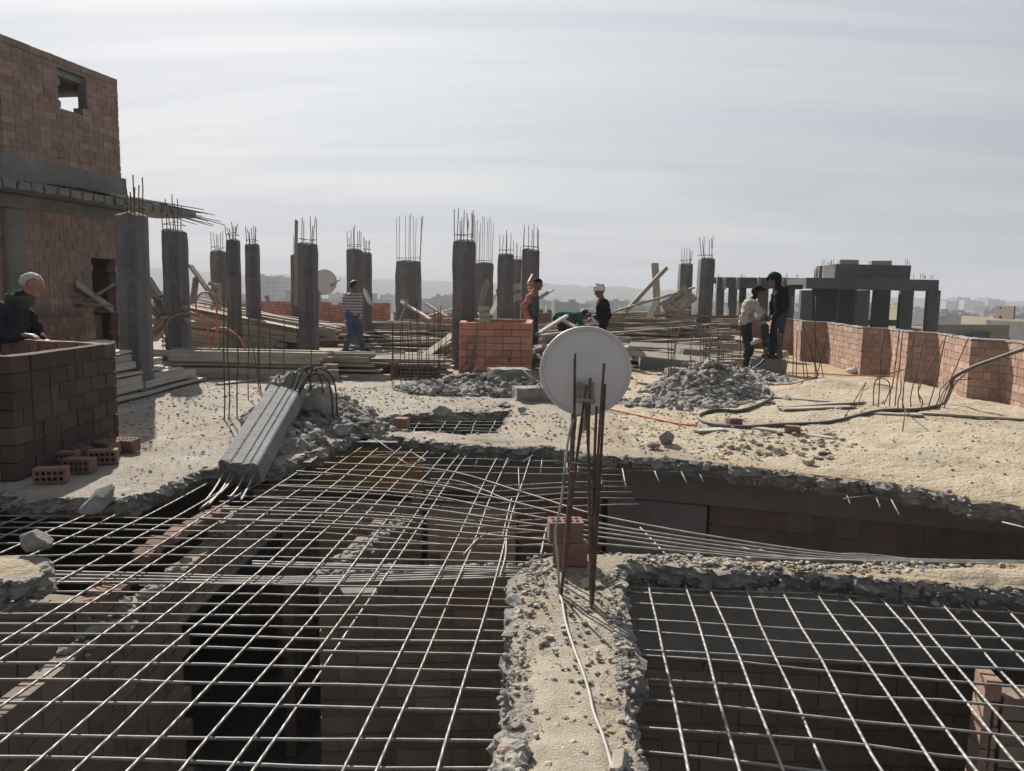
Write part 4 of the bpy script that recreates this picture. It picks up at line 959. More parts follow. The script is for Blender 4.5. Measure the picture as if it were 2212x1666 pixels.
def brk(bm):
    for (ua, ub) in ((1245, 1256), (1272, 1283)):
        c = L_((ua+ub)/2, 848, yk); box(bm, c, (.026, .10, .012), None)
    c = L_(1264, 838, yk+.0); box(bm, c, (.09, .02, .02))
    c = L_(1266, 866, yk-.03); box(bm, c, (.085, .022, .03))
sub('bracket', brk, 'zinc', ds)
sub('clamp', lambda bm: tube(bm, [L_(1246, 864, 3.64), L_(1286, 867, 3.64)], .008, 8), 'zinc', ds)
sub('feed_arm', lambda bm: tube(bm, spline([L_(1268, 875, 3.80), L_(1266, 905, 3.82), L_(1264, 925, 3.95), L_(1263, 922, 4.2)], 5), .011, 8), 'zinc', ds)
sub('bolt', lambda bm: [tube(bm, [L_(u, v, 3.79), L_(u, v, 3.775)], .006, 6) for u, v in ((1250, 832), (1278, 832), (1250, 862), (1278, 862))], 'zinc', ds)
cb = bar('cable', spline([D(1252, 897, 3.8), D(1240, 905, 3.7), D(1226, 960, 3.65), D(1213, 1080, 3.62), D(1200, 1150, 3.62), D(1205, 1210, 3.63), G(1208, 1285)+Vector((0, 0, .02)), G(1214, 1305)+Vector((0, 0, .012)), G(1222, 1350)+Vector((0, 0, .01)), G(1241, 1410)+Vector((0, 0, .012)), G(1258, 1455)+Vector((0, 0, .012)), G(1272, 1500)+Vector((0, 0, .012)), G(1282, 1545)+Vector((0, 0, .012)), G(1303, 1600)+Vector((0, 0, .012)), G(1322, 1670)+Vector((0, 0, .012)), G(1330, 1760)+Vector((0, 0, .012))], 6), .0065, 'cable')
tag(cb, 'pale cable dropping from the dish and trailing along the slab strip', 'cable')
d2c = D(699, 610, 18.); d2, _ = dish(d2c, .31, (-.4, .85, .25), 'small pale satellite dish poking out beside the column with the upright plank')
m2 = (Matrix.Translation(d2c) @ d2.rotation_quaternion.to_matrix().to_4x4()).inverted()
sub('feed_arm', lambda bm: tube(bm, [m2 @ D(715, 618, 18.0), m2 @ D(733, 604, 18.3)], .025, 8), 'wood_pale', d2); sub('mast', lambda bm: tube(bm, [m2 @ D(690, 630, 17.9), m2 @ D(690, 690, 17.9)], .03, 8), 'zinc', d2)
# ---------------------------------------------------------------- fallen post
A_, B_ = G(470, 996, .13), G(556, 1003, .13)
fp = empty('fallen_concrete_post', 'toppled broken concrete post with three grooves, bars trailing from its lower end', 'concrete post', (0, 0, 0))
n0 = (D(470, 996, 6.15), D(556, 1003, 6.05)); n1 = (D(584, 828, 8.15), D(647, 843, 8.0)); thk = .2
fwd = ((n1[0]+n1[1])-(n0[0]+n0[1])).normalized(); sd = (n0[1]-n0[0]).normalized(); dn = sd.cross(fwd); dn = dn if dn.z < 0 else -dn
bm = bmesh.new(); rows = 40; prev = None
xs = [0, .05, .3, .335, .37, .6, .63, .66, .78, .81, .84, .97, 1]
for i in range(rows+1):
    t = i/rows; a = n0[0].lerp(n1[0], t); b = n0[1].lerp(n1[1], t); ring = []
    for x in xs:
        g = .016 if x in (.335, .63, .81) else 0
        p = a.lerp(b, x)+dn*(g+(.012 if x in (0, 1) else 0)+.006*abs(fbm((t*20, x*7, 0), 3)))
        if i in (0, rows): p += fwd*(.05*fbm((x*4, i, 3), 3)+(.03 if x in (.05, .3) else 0)*(1 if i == 0 else -1))
        ring.append(bm.verts.new(p))
    for x in (1, .75, .5, .25, 0):
        p = a.lerp(b, x)+dn*(thk+.01*fbm((t*15, x*5, 4), 3))
        if i in (0, rows): p += fwd*(.06*fbm((x*4, i, 9), 3)+(.05 if i == 0 else 0))
        ring.append(bm.verts.new(p))
    if prev:
        m = len(ring)
        for k in range(m): bm.faces.new((prev[k], prev[(k+1) % m], ring[(k+1) % m], ring[k]))
    else: first = ring
    prev = ring
bm.faces.new(first[::-1]); bm.faces.new(prev); bmesh.ops.recalc_face_normals(bm, faces=bm.faces)
link('post', finish(bm, 'post'), fp, M['post'])
for (x, u, v, zt) in ((.1, 442, 1085, -.12), (.28, 450, 1092, -.1), (.62, 496, 1075, -.08), (.85, 520, 1082, -.1), (.35, 432, 1100, -.12)):
    a = n0[0].lerp(n0[1], x)+dn*.1+fwd*.15; bar('rebar', spline([a, a-fwd*.35+Vector((0, 0, -.03)), G(u, v, zt)], 5), .0095, 'bar', fp)
for (x, sdx, up, fx) in ((.15, .0, .1, .1), (.4, .12, .14, .25), (.65, .2, .2, .3), (.8, .3, .25, .2), (.95, .35, .18, .2), (.9, .42, .22, .35)):
    a = n1[0].lerp(n1[1], x)+dn*.06-fwd*.1; e = a+fwd*.45+sd*sdx; e.z = -.02
    bar('rebar', spline([a, a+fwd*(.15+fx*.4)+sd*sdx*.4+Vector((0, 0, up)), a+fwd*(.3+fx*.4)+sd*sdx*.9+Vector((0, 0, up*.3)), Vector((e.x, e.y, 0))], 6), .0095, 'darkbar', fp)
p = n1[0].lerp(n1[1], .35); chunk((p.x-.02, p.y+.28, .0), .24, 'rough stump of concrete at the head of the fallen post', 'rubble', (1.1, .9, 1.3))
p = n1[1]; chunk((p.x+.12, p.y+.35, .0), .2, 'broken concrete boulder inside the bent bars behind the fallen post', 'rubble', (1, 1, 1.1))
# support rubble under the post
p = n0[0].lerp(n1[1], .62); rubble('rubble', (p.x+.1, p.y+.1, 0), .35, .55, .22, 120, .03, .09, 'rubble', 0, on_deck)
# ---------------------------------------------------------------- broken beams, block, pipes, hoses on the deck
def cblock(name, label, cat, p, s, rz, mat, tilt=0.):
    bm = bmesh.new(); box(bm, (0, 0, s[2]/2), s)
    bmesh.ops.subdivide_edges(bm, edges=bm.edges[:], cuts=5, use_grid_fill=True)
    for v in bm.verts: v.co += Vector([.02*fbm((v.co.x*5+i*9+p[0], v.co.y*5, v.co.z*5), 3) for i in range(3)])
    o = link(name, finish(bm, name), None, M[mat]); o.location = p; o.rotation_euler = (0, tilt, rz); return tag(o, label, cat)
p = G(1672, 812); cblock('concrete_block', 'large grey concrete block on which the hooded worker stands', 'concrete block', (p.x-.05, p.y+.28, -.01), (.66, .5, .33), -.25, 'block')
p = G(1432, 800); cblock('concrete_beam_piece', 'dark broken beam piece lying on the deck beyond the dish, before the rubble heap', 'concrete piece', (p.x-.02, p.y+.15, -.01), (.85, .3, .32), -.08, 'block')
p = G(1490, 797); cblock('concrete_beam_piece', 'grey broken lump joined end on to the dark beam piece', 'concrete piece', (p.x, p.y+.15, -.01), (.6, .35, .38), .3, 'rubble', .2)
p = G(1462, 840); cblock('concrete_beam_piece', 'pale upright broken slab at the foot of the rubble heap bars', 'concrete piece', (p.x, p.y+.1, -.01), (.3, .25, .34), .2, 'broken')
p = G(1540, 845); cblock('concrete_beam_piece', 'crumbled column stump inside the rubble heap with bars through it', 'concrete piece', (p.x, p.y+.2, -.01), (.5, .4, .42), .4, 'rubble')
p = G(1185, 872); cblock('concrete_beam_piece', 'long low broken beam piece lying just behind the dish rim', 'concrete piece', (p.x-.1, p.y+.3, -.01), (.75, .35, .2), .15, 'rubble')
p = G(1070, 850); cblock('concrete_beam_piece', 'broad broken beam lump in the middle of the long rubble heap', 'concrete piece', (p.x+.2, p.y+.5, -.01), (.6, .4, .34), .3, 'rubble')
def on(pts, z=.015): return [G(u, v)+Vector((0, 0, z+gz(*G(u, v)[:2]))) for u, v in pts]
h = bar('air_hose', spline([D(1655, 752, 14.5), D(1652, 775, 14.6), D(1632, 795, 14.4)]+on([(1620, 806), (1617, 812)])+on([(1640, 800), (1659, 799), (1657, 804), (1632, 811), (1617, 814), (1625, 826), (1641, 840), (1658, 852), (1667, 862), (1660, 874), (1632, 889), (1592, 898), (1550, 897), (1520, 899), (1509, 907), (1524, 919), (1565, 929), (1610, 932), (1690, 926), (1790, 919), (1880, 903), (1920, 898), (1980, 897), (2020, 888)], .02)
    +[D(2040, 870, 10.6)+Vector((0, 0, .0)), D(2055, 838, 10.5), D(2060, 816, 10.4), D(2100, 794, 10.2), D(2160, 772, 9.9), D(2230, 748, 9.6)], 6), .026, 'dusty_rubber'); tag(h, 'black air hose snaking over the sand and up onto the parapet', 'hose')
def orange(name, pts, r, label, cat='pipe'): return tag(bar(name, spline(pts, 6), r, 'orange', None, 8), label, cat)
orange('plastic_pipe', on([(1300, 884), (1390, 903), (1470, 922), (1506, 927)], .02), .013, 'straight orange plastic pipe lying from the dish to the red block')
orange('plastic_pipe', on([(1690, 808), (1760, 809), (1830, 813), (1910, 819), (1935, 821)], .02), .011, 'orange plastic pipe on the sand along the parapet foot')
orange('plastic_pipe', on([(1672, 840), (1705, 843), (1735, 838), (1758, 824), (1762, 820)], .02), .011, 'short curved orange pipe on the sand below the thin bars')
orange('plastic_pipe', on([(845, 757), (900, 752), (970, 750)], .03), .02, 'orange pipe lying on the debris near the striped man feet')
orange('plastic_pipe', on([(1580, 788), (1632, 786)], .03), .018, 'scrap of orange pipe at the boots of the cream sweater worker')
orange('flexible_conduit', [D(360, 727, 13.2), D(362, 695, 13.2), D(385, 680, 13.2), D(416, 677, 13.2), D(447, 689, 13.3), D(468, 705, 13.4), D(470, 760, 13.4)], .011, 'thin orange conduit arching low in front of the hose foot column', 'conduit')
orange('flexible_conduit', [D(448, 755, 13.6), D(450, 722, 13.6), D(440, 690, 13.6), D(426, 673, 13.6), D(424, 650, 13.6), D(436, 633, 13.6), D(455, 635, 13.6), D(467, 660, 13.7), D(468, 700, 13.7), D(464, 740, 13.7)], .016, 'orange conduit rising in a tall loop beside the slanting timber stack', 'conduit')
orange('flexible_conduit', [D(458, 712, 13.5), D(486, 709, 13.4), D(512, 725, 13.3), D(525, 743, 13.2), D(531, 762, 13.2)], .016, 'orange conduit bowing down towards the flat timber stack', 'conduit')
# ---------------------------------------------------------------- timber
V_ = lambda x, y, z: Vector((x, y, z))
VAR = {}
def plank_mesh(kind, L):
    key = (kind, max(.5, round(L*2)/2))
    if key not in VAR: VAR[key] = []
    if len(VAR[key]) >= 3: return R.choice(VAR[key]), key[1]
    L = key[1]; w, t = {'beam': (.10, .10), 'plank': (.19, .035), 'stud': (.10, .05), 'board': (.13, .025)}[kind]
    bm = bmesh.new(); n = 10; rings = []; s = R.uniform(0, 99)
    for i in range(n+1):
        x = -L/2+L*i/n; oy = .03*fbm((x*.5, s, 0), 2); oz = .018*fbm((x*.5, s, 4), 2); ring = []
        for (y, z) in ((-w/2, -t/2+.004), (-w/2+.004, -t/2), (w/2-.004, -t/2), (w/2, -t/2+.004), (w/2, t/2-.004), (w/2-.004, t/2), (-w/2+.004, t/2), (-w/2, t/2-.004)):
            e = R.uniform(-.03, .03) if i in (0, n) else 0
            ring.append(bm.verts.new((x+e, y+oy+.003*fbm((x*4, y*9+s, z*9), 2), z+oz+.003*fbm((x*4, y*9, z*9+s), 2))))
        rings.append(ring)
    for i in range(n):
        for k in range(8): bm.faces.new((rings[i][k], rings[i][(k+1) % 8], rings[i+1][(k+1) % 8], rings[i+1][k]))
    bm.faces.new(rings[0]); bm.faces.new(rings[-1][::-1]); bmesh.ops.recalc_face_normals(bm, faces=bm.faces)
    me = finish(bm, 'timber_'+kind); VAR[key].append(me); return me, L
NP = [0]
def plank(p, q, kind, label, group, mat='wood', roll=0.):
    p, q = Vector(p), Vector(q); d = q-p; me, L = plank_mesh(kind, d.length)
    if not me.materials: me.materials.append(M[mat])
    o = bpy.data.objects.new({'beam': 'timber_beam', 'plank': 'wooden_plank', 'stud': 'timber_batten', 'board': 'wooden_board'}[kind], me); COL.objects.link(o)
    x = d.normalized(); y = Vector((0, 0, 1)).cross(x).normalized() if abs(x.z) < .97 else Vector((0, 1, 0)); z = x.cross(y)
    m = Matrix((x, y, z)).transposed().to_4x4(); o.matrix_world = Matrix.Translation((p+q)/2) @ m @ Matrix.Rotation(roll, 4, 'X') @ Matrix.Diagonal((d.length/L, 1, 1, 1))
    o.material_slots[0].link = 'OBJECT'; o.material_slots[0].material = M[mat]
    NP[0] += 1
    return tag(o, label, {'beam': 'timber beam', 'plank': 'plank', 'stud': 'timber batten', 'board': 'board'}[kind], group)
# stack beside the kiosk: pale ends pointing away to the striped man
l = 'dusty pale timber in the stepped stack right beside the square brick kiosk'
for r in range(8):
    for k in range(3):
        z = .05+r*.096; x = -5.02-.035*r-k*.125+R.uniform(-.02, .02); ye = [12.3, 12.0, 11.7, 11.2, 11.0, 10.9, 10.4, 10.2][r]+R.uniform(-.15, .1)
        plank((x-.12, 7.9, z), (x+.02, ye, z+R.uniform(-.005, .01)), 'beam' if r % 3 else 'plank', l, 'timber stacked beside the kiosk', 'wood_pale')
# flat stack in front
l = 'long grey timber in the flat stack lying across the deck before the slanting stack'
for r in range(5):
    for k in range(5):
        z = .05+r*.088; y = 12.55+k*.13+r*.05
        x0 = -5.9+R.uniform(-.25, .25)+(.2 if k > 2 else 0); x1 = (-2.9 if k < 3 else -2.2)+R.uniform(-.18, .18)-.08*r
        plank((x0, y, z), (x1, y-.05+R.uniform(-.04, .04), z), R.choice(('beam', 'beam', 'plank', 'stud')), l, 'timber in the flat stack')
l = 'thin board in the spread of flat boards running towards the orange kiosk'
for r in range(5):
    for k in range(6):
        z = .02+r*.07; y = 13.35+k*.17
        plank((-4.9+R.uniform(-.6, .6), y, z), (-1.15+R.uniform(-.35, .1), y+R.uniform(-.1, .1), z), R.choice(('plank', 'board', 'stud')), l, 'boards spread towards the orange kiosk')
# tall slanting stack
l = 'weathered timber in the tall slanting stack behind the orange conduit'
for r in range(11):
    for k in range(4):
        zl = .06+r*.105; zr = .05+r*.052; y = 16.9+k*.16+r*.03
        xl = -7.9+R.uniform(-.2, .2); xr = (-5.15 if r < 6 else -4.55)+R.uniform(-.25, .2)+(.5 if k > 2 else 0)
        plank((xl, y+.5, zl), (xr, y-.3, zr), R.choice(('beam', 'beam', 'plank', 'stud')), l, 'timber in the tall slanting stack')
l = 'thin plank fanned over the top of the tall slanting stack'
for k in range(34):
    t_ = R.random(); a = D(R.uniform(325, 440), 645+50*t_, 17.8+1.2*(1-t_)); b = D(R.uniform(640, 738), 695+40*t_, 17.5+1.2*(1-t_)); plank(a, b, R.choice(('plank', 'board', 'board')), l, 'planks fanned over the slanting stack')
l = 'splintered board in the bin of timber between the two nearest columns'
for k in range(12):
    a = D(R.uniform(318, 340), R.uniform(600, 740), 13.8+R.uniform(0, 1.2)); b = D(R.uniform(350, 420), R.uniform(650, 760), 13.4+R.uniform(0, .8)); b.z = max(.05, b.z); plank(a, b, R.choice(('board', 'stud', 'plank')), l, 'boards between the nearest columns')
l = 'board in the loose spread of timber around the striped shirt man'
def spread(u0, u1, ys, nrow, zmax, ang, l, grp, hf):
    for y in ys:
        for q in range(nrow):
            yy = y+R.uniform(-.2, .2); x0, x1 = (u0-1106)/1660*yy, (u1-1106)/1660*yy; x = R.uniform(x0, x1); L = R.uniform(1.6, 3.6); a = R.gauss(0, ang)
            h = zmax*hf((x-x0)/(x1-x0), yy); z = max(.03, h)*R.uniform(.15, 1.)**.6; d = Vector((math.cos(a), math.sin(a), R.gauss(0, .045)))*L/2
            c = Vector((max(x0+L*.35, min(x1-L*.35, x)), yy, z))
            if z-abs(d.z) < .02: d.z = (z-.02)*(1 if d.z > 0 else -1)*.9
            plank(c-d, c+d, R.choice(('plank', 'plank', 'beam', 'board', 'stud')), l, grp)
spread(775, 985, [19.2+.42*i for i in range(12)], 5, .62, .16, l, 'timber spread around the striped shirt man', lambda t, y: min(1, (y-18.6)/2.5))
spread(690, 800, [20.2+.5*i for i in range(8)], 3, .5, .14, l, 'timber spread around the striped shirt man', lambda t, y: min(1, (y-18.6)/2.5))
l = 'grey board in the wide tangled heap of timber beyond the dish'
spread(1165, 1560, [16.3+.42*i for i in range(22)], 9, 1.15, .27, l, 'timber heaped beyond the dish', lambda t, y: (.25+.75*math.exp(-((y-20.8)/2.6)**2))*(.45+.55*math.exp(-((t-.6)/.35)**2)))
l = 'short splinter of board strewn on the debris behind the flat stack'
for k in range(36):
    c = G(R.uniform(690, 985), R.uniform(757, 785), .03); a = R.uniform(-1, 1); L = R.uniform(.2, .7); d = Vector((math.cos(a), math.sin(a), 0))*L/2
    if c.y < 15: continue
    plank(c-d, c+d, R.choice(('board', 'stud')), l, 'splinters on the debris')
l = 'board in the low heap leaning on the tall column by the orange kiosk'
for k in range(16):
    q = D(R.uniform(972, 984), R.uniform(710, 775), 15.6+R.random()*1.2); p = D(R.uniform(895, 930), R.uniform(765, 790), 15.0+R.random()*1.2); p.z = max(.03, p.z); plank(p, q, R.choice(('board', 'stud', 'plank')), l, 'boards leaning by the kiosk column')
l = 'long dark edged board along the front of the timber heap beyond the dish'
for (u0, v0, u1, v1, z0, z1) in ((1340, 760, 1545, 782, .35, .3), (1335, 770, 1550, 790, .2, .15), (1360, 745, 1520, 752, .4, .42), (1390, 735, 1620, 745, .4, .3), (1520, 722, 1640, 736, .45, .4)):
    plank(G(u0, v0, z0), G(u1, v1, z1), 'plank', l, 'long boards along the front of the timber heap', roll=.5)
def one(a, b, kind, label, mat='wood', roll=0.): return plank(a, b, kind, label, None, mat, roll)
one(D(1352, 672, 20), D(1441, 578, 20.3), 'beam', 'slanting beam crossing an upright plank, arms of the tall wooden cross beyond the dish')
one(D(1419, 678, 20.6), D(1414, 570, 20.6), 'plank', 'upright plank of the tall wooden cross beyond the dish', roll=1.57)
one(D(1330, 672, 19.8), D(1500, 622, 20.2), 'stud', 'long thin batten rising from the wooden cross to the form panels')
one(D(1345, 668, 21), D(1465, 632, 21.4), 'stud', 'thin batten lying just below the longer rising one at the wooden cross')
one(D(1458, 668, 21), D(1463, 640, 21), 'stud', 'short upright batten between the wooden cross and the form panels')
one(D(1403, 690, 19), D(1418, 652, 19.2), 'plank', 'stubby pointed board standing on the heap under the wooden cross')
one(D(1160, 722, 14.6), D(1226, 682, 15.2), 'stud', 'pale batten sloping up beside the bending worker', 'wood_pale')
one(D(1162, 728, 14.8), D(1290, 708, 15.4), 'stud', 'long pale batten lying level in front of the bending worker', 'wood_pale')
one(D(1178, 752, 14.4), D(1215, 735, 14.6), 'plank', 'thick pale board end tilted beside the dish rim', 'wood_pale')
one(D(1210, 655+32, 16.5), D(1262, 720, 15.6), 'stud', 'batten leaning between the bending worker knees', 'wood_pale')
one(D(1150, 654, 17.6), D(1192, 626, 18.2), 'board', 'thin stick pointing up past the chest of the worker in the cap')
one(D(868, 652, 24), D(930, 690, 22), 'stud', 'pale board sloping down past the broad short column', 'wood_pale')
one(D(895, 672, 23), D(868, 648, 23.2), 'board', 'short board crossed over the pale sloping one at the broad column')
one(D(860, 700, 23), D(882, 645, 23), 'stud', 'dark upright batten behind the crossed boards at the broad column')
one(D(920, 655, 22), D(965, 683, 21.6), 'plank', 'board leaning off the crossed boards towards the kiosk column')
one(D(925, 682, 22), D(985, 665, 22.4), 'board', 'thin board bridging from the crossed boards to the kiosk column')
one(D(800, 658, 19.8), D(787, 625, 20.4), 'plank', 'pale board leaning on the column pair by the striped shirt man', 'wood_pale', .6)
one(D(1038, 672, 19), D(1052, 604, 19.4), 'plank', 'pale upright board between the kiosk column and the next column', 'wood', 1.2)
one(D(1060, 680, 20), D(1080, 640, 21), 'board', 'board propped at a slant beside the upright board by the kiosk')
one(D(1072, 632, 23), D(1130, 616, 23), 'plank', 'board nailed across the gap behind the worker in the cap', 'wood', 1.3)
one(D(1080, 655, 22.5), D(1130, 640, 22.5), 'plank', 'second board nailed across the gap, lower, behind the worker in the cap', 'wood', 1.3)
one(D(412, 575, 16.5), D(470, 655, 15.6), 'stud', 'pale batten sloping across the broken frame by the trio of columns')
one(D(418, 655, 16), D(425, 600, 16.2), 'board', 'pale pointed board standing beside the hose foot column')
one(D(320, 600, 14.4), D(346, 640, 14.0), 'stud', 'brown batten leaning between the two nearest columns')
one(D(638, 660, 16.1), D(642, 478, 16.3), 'stud', 'tall plank strapped upright against a column, taller than the column')
one(D(585, 660, 20), D(575, 640, 20.2), 'stud', 'round ended log end sticking up by the far red wall')
for (a, b, lab) in (((1690, 893), (1865, 880), 'long splintered flat board on the sand in front of the kinked bars'), ((1690, 897), (1840, 889), 'second splintered board under the long flat one on the sand'),
                    ((1985, 905), (2212, 918), 'long thin grey batten on the sand behind the brown half brick'), ((1880, 902), (1990, 910), 'short grey batten continuing the long thin one by the hose'), ((1580, 925), (1800, 952), 'weathered batten lying across the pebbles'),
                    ((1640, 866), (1790, 876), 'thin board on the sand behind the hose bend'), ((1395, 806), (1425, 815), 'short pale board end lying on the debris beyond the dish'), ((560, 822), (660, 818), 'flat board on the deck in front of the flat stack'), ((470, 832), (560, 822), 'thin lath on the deck in front of the flat stack'), ((1380, 828), (1420, 834), 'small lath on the debris beside the dish rim'), ((1560, 935), (1500, 940), 'small pale wood offcut in front of the red block')):
    p, q = [G(*k)+Vector((0, 0, .02+gz(*G(*k)[:2]))) for k in (a, b)]; plank(p, q, 'board', lab, None, 'wood' if 'pale' not in lab else 'wood_pale')
def form_panel(u, v, d, w, h, rot, tilt, label):
    root = empty('form_panel', label, 'formwork panel', D(u, v, d)); root.rotation_euler = (tilt, rot, 0)
    for i in range(5):
        bm = bmesh.new(); box(bm, (0, 0, -h/2+h*(i+.5)/5), (w, .025, h/5-.012), None, .004); link('board', finish(bm, 'board'), root, M['wood'])
    for x in (-w*.32, w*.32):
        bm = bmesh.new(); box(bm, (x, -.035, 0), (.08, .045, h*1.04), None, .004); link('batten', finish(bm, 'batten'), root, M['wood'])
form_panel(1474, 648, 20.0, .62, .5, -.75, -.3, 'slatted wooden form panel tilted against the column pair by the wooden cross'); form_panel(1452, 660, 20.4, .5, .45, -.6, -.2, 'smaller form panel half hidden behind the tilted slatted one')
# broken wooden frame by the column trio
fr2 = empty('broken_wooden_frame', 'broken wooden frame standing against the trio of columns', 'wooden_frame', D(467, 640, 16.0))
for (a, b) in (((450, 612), (474, 620)), ((474, 612), (474, 668)), ((446, 630), (474, 645)), ((455, 668), (474, 650))):
    o0 = Vector(fr2.location); p = D(*a, 16.0)-o0; q = D(*b, 16.0)-o0; d = q-p
    bm = bmesh.new(); rot = Vector((1, 0, 0)).rotation_difference(d).to_matrix(); box(bm, (p+q)/2, (d.length, .03, .075), rot, .004); link('rail', finish(bm, 'rail'), fr2, M['wood_pale'])
# boards on the low wall
l = 'grey board in the loose heap on the low wall behind the old man'
for k in range(16):
    u = R.uniform(130, 225); a = R.gauss(.2, .35); c = D(u, R.uniform(655, 682), R.uniform(14.2, 15.8)); L = R.uniform(.7, 1.5); c.x -= .3; d = Vector((math.cos(a), math.sin(a)*.5, R.gauss(.05, .16)))*L/2; plank(c-d, c+d, R.choice(('plank', 'board')), l, 'boards heaped on the low wall')
for (a, b, lab) in (((124, 605), (215, 650), 'thin lath rising highest from the heap on the low wall'), ((130, 600), (190, 640), 'second thin lath crossing the highest one on the low wall')): one(D(*a, 14.6), D(*b, 15.2), 'board', lab)
one(D(164, 612, 14.3), D(243, 668, 15), 'plank', 'wide thick plank sloping down over the heap on the low wall', 'wood', .9)
for (pts, lab) in (([(1000, 852), (1030, 835), (1075, 832), (1130, 845), (1165, 856)], 'dark wire arching over the long rubble heap'), ([(985, 838), (1050, 842), (1110, 850), (1140, 852)], 'straight bar lying along the top of the long rubble heap'), ([(1060, 862), (1110, 838), (1150, 862), (1185, 866)], 'bent wire poking from the long rubble heap by the dish'),
                   ([(1448, 858), (1470, 830), (1500, 815), (1525, 836)], 'loop of wire on the near slope of the rubble heap with bars'), ([(1540, 850), (1580, 822), (1625, 802)], 'bar slanting up from the rubble heap towards the block'), ([(1580, 838), (1600, 815), (1640, 808)], 'thin wire draped over the rubble by the concrete block'), ([(1470, 812), (1500, 790), (1515, 806), (1508, 832)], 'curled bar end above the rubble heap stump')):
    n_ = len(pts); tag(bar('bent_wire', spline([G(*q)+V_(0, 0, (.04 if k in (0, n_-1) else .30)) for k, q in enumerate(pts)], 5), .007, 'darkbar'), lab, 'wire')
# sacks, scraps of rubbish
for (u, v, r, lab) in ((1690, 772, .16, 'pale crumpled sack at the foot of the parapet behind the hooded worker'), (1842, 807, .1, 'white foam scrap lying on the sand at the parapet foot'), (1340, 806, .09, 'white crumpled paper scrap on the debris right of the dish rim')):
    lab = lab.replace('right of', 'by'); chunk(G(u, v), r, lab, 'wood_pale' if 'sack' in lab else 'white_cloth', (1.3, .9, .6), 'rubbish_scrap', None, 'rubbish')
# dark pile of stones beside the orange kiosk
p = G(1185, 800); rubble('rubble', (p.x+.05, p.y+.9, 0), .42, 1.0, .75, 120, .06, .2, 'rubble', 0)
# ---------------------------------------------------------------- jackhammer
jh = empty('jackhammer', 'dark pneumatic jackhammer held upright between the two workers', 'jackhammer', D(1652, 740, 14.75))
jo = Vector(jh.location); JP = lambda u, v, d=14.75: D(u, v, d)-jo
def jb(bm):
    a, b = JP(1652, 700), JP(1655, 765); tube(bm, [a, a.lerp(b, .1), a.lerp(b, .12), a.lerp(b, .55), a.lerp(b, .57), a.lerp(b, .8), b], [.05, .085, .075, .08, .06, .055, .035], 12)
sub('body', jb, 'dark', jh); sub('handle', lambda bm: tube(bm, spline([JP(1634, 692), JP(1640, 689), JP(1652, 690), JP(1664, 689), JP(1670, 692)], 4), .018, 8), 'dark', jh)
sub('chisel', lambda bm: tube(bm, [JP(1655, 765), JP(1656, 785), JP(1657, 808)], [.02, .018, .01], 8), 'zinc', jh); sub('exhaust', lambda bm: tube(bm, [JP(1646, 735), JP(1632, 738), JP(1622, 744)], [.035, .045, .03], 10), 'wood_pale', jh); sub('collar', lambda bm: tube(bm, [JP(1653, 728), JP(1654, 738)], [.075, .082], 12), 'teal', jh)
# ---------------------------------------------------------------- people (each body one continuous skin: tapered limbs fused by a voxel remesh)
def cone_mesh(bm, p, q, r0, r1, seg=14):
    p, q = Vector(p), Vector(q); d = q-p; L = d.length
    if L < 1e-6: q = p+Vector((0, 0, 1e-4)); d = q-p; L = d.length
    z = d/L; x = z.orthogonal().normalized(); y = z.cross(x); rings = []
    prof = []
    for k in range(5): a = -math.pi/2+k*math.pi/8; prof.append((r0*math.sin(a), r0*math.cos(a), 0))
    for k in range(5): a = k*math.pi/8; prof.append((r1*math.sin(a), r1*math.cos(a), L))
    for (h, r, o) in prof:
        r = max(r, .0004); rings.append([bm.verts.new(p+z*(h+o)+(x*math.cos(t)+y*math.sin(t))*r) for t in [i*2*math.pi/seg for i in range(seg)]])
    for i in range(len(rings)-1):
        for k in range(seg): bm.faces.new((rings[i][k], rings[i][(k+1) % seg], rings[i+1][(k+1) % seg], rings[i+1][k]))
    bm.faces.new(rings[0][::-1]); bm.faces.new(rings[-1])
def figure_mesh(caps, voxel=.0085):
    bm = bmesh.new()
    for c in caps: cone_mesh(bm, c[0], c[1], c[2], c[3])
    me = finish(bm, 'person'); o = bpy.data.objects.new('tmp', me); COL.objects.link(o)
    md = o.modifiers.new('r', 'REMESH'); md.mode = 'VOXEL'; md.voxel_size = voxel
    sm = o.modifiers.new('s', 'SMOOTH'); sm.factor = .5; sm.iterations = 3
    dg = bpy.context.evaluated_depsgraph_get(); dg.update(); out = bpy.data.meshes.new_from_object(o.evaluated_get(dg))
    bpy.data.objects.remove(o); mats = []
    for c in caps:
        if c[4] not in mats: mats.append(c[4])
    out.materials.clear()
    for m in mats: out.materials.append(M[m])
    data = []
    for c in caps:
        p, q = Vector(c[0]), Vector(c[1]); d = q-p; data.append((p, d, max(1e-9, d.dot(d)), c[2], c[3], mats.index(c[4])))
    for f in out.polygons:
        x = f.center; best = 1e9
        for (p, d, dd, r0, r1, mi) in data:
            t = (x-p).dot(d)/dd; t = 0 if t < 0 else 1 if t > 1 else t
            e = (x-p-d*t).length-(r0+(r1-r0)*t)
            if e < best: best = e; f.material_index = mi
    cl = set(); 
    for f in out.polygons:
        mt = M[mats[f.material_index]]
        if mats[f.material_index] not in ('skin', 'skin_pale', 'eye', 'hair_black', 'shoe'): cl.update(f.vertices)
    nr = [v.normal.copy() for v in out.vertices]
    for i in cl:
        v = out.vertices[i]; q = v.co; w = fbm((q.x*7, q.y*7, q.z*3.2), 3); v.co = q+nr[i]*(.013*w+.007*math.sin(q.z*46+9*fbm((q.x*4, q.y*4, q.z*2), 2)))
    out.polygons.foreach_set('use_smooth', [True]*len(out.polygons)); out.name = 'person'
    return out
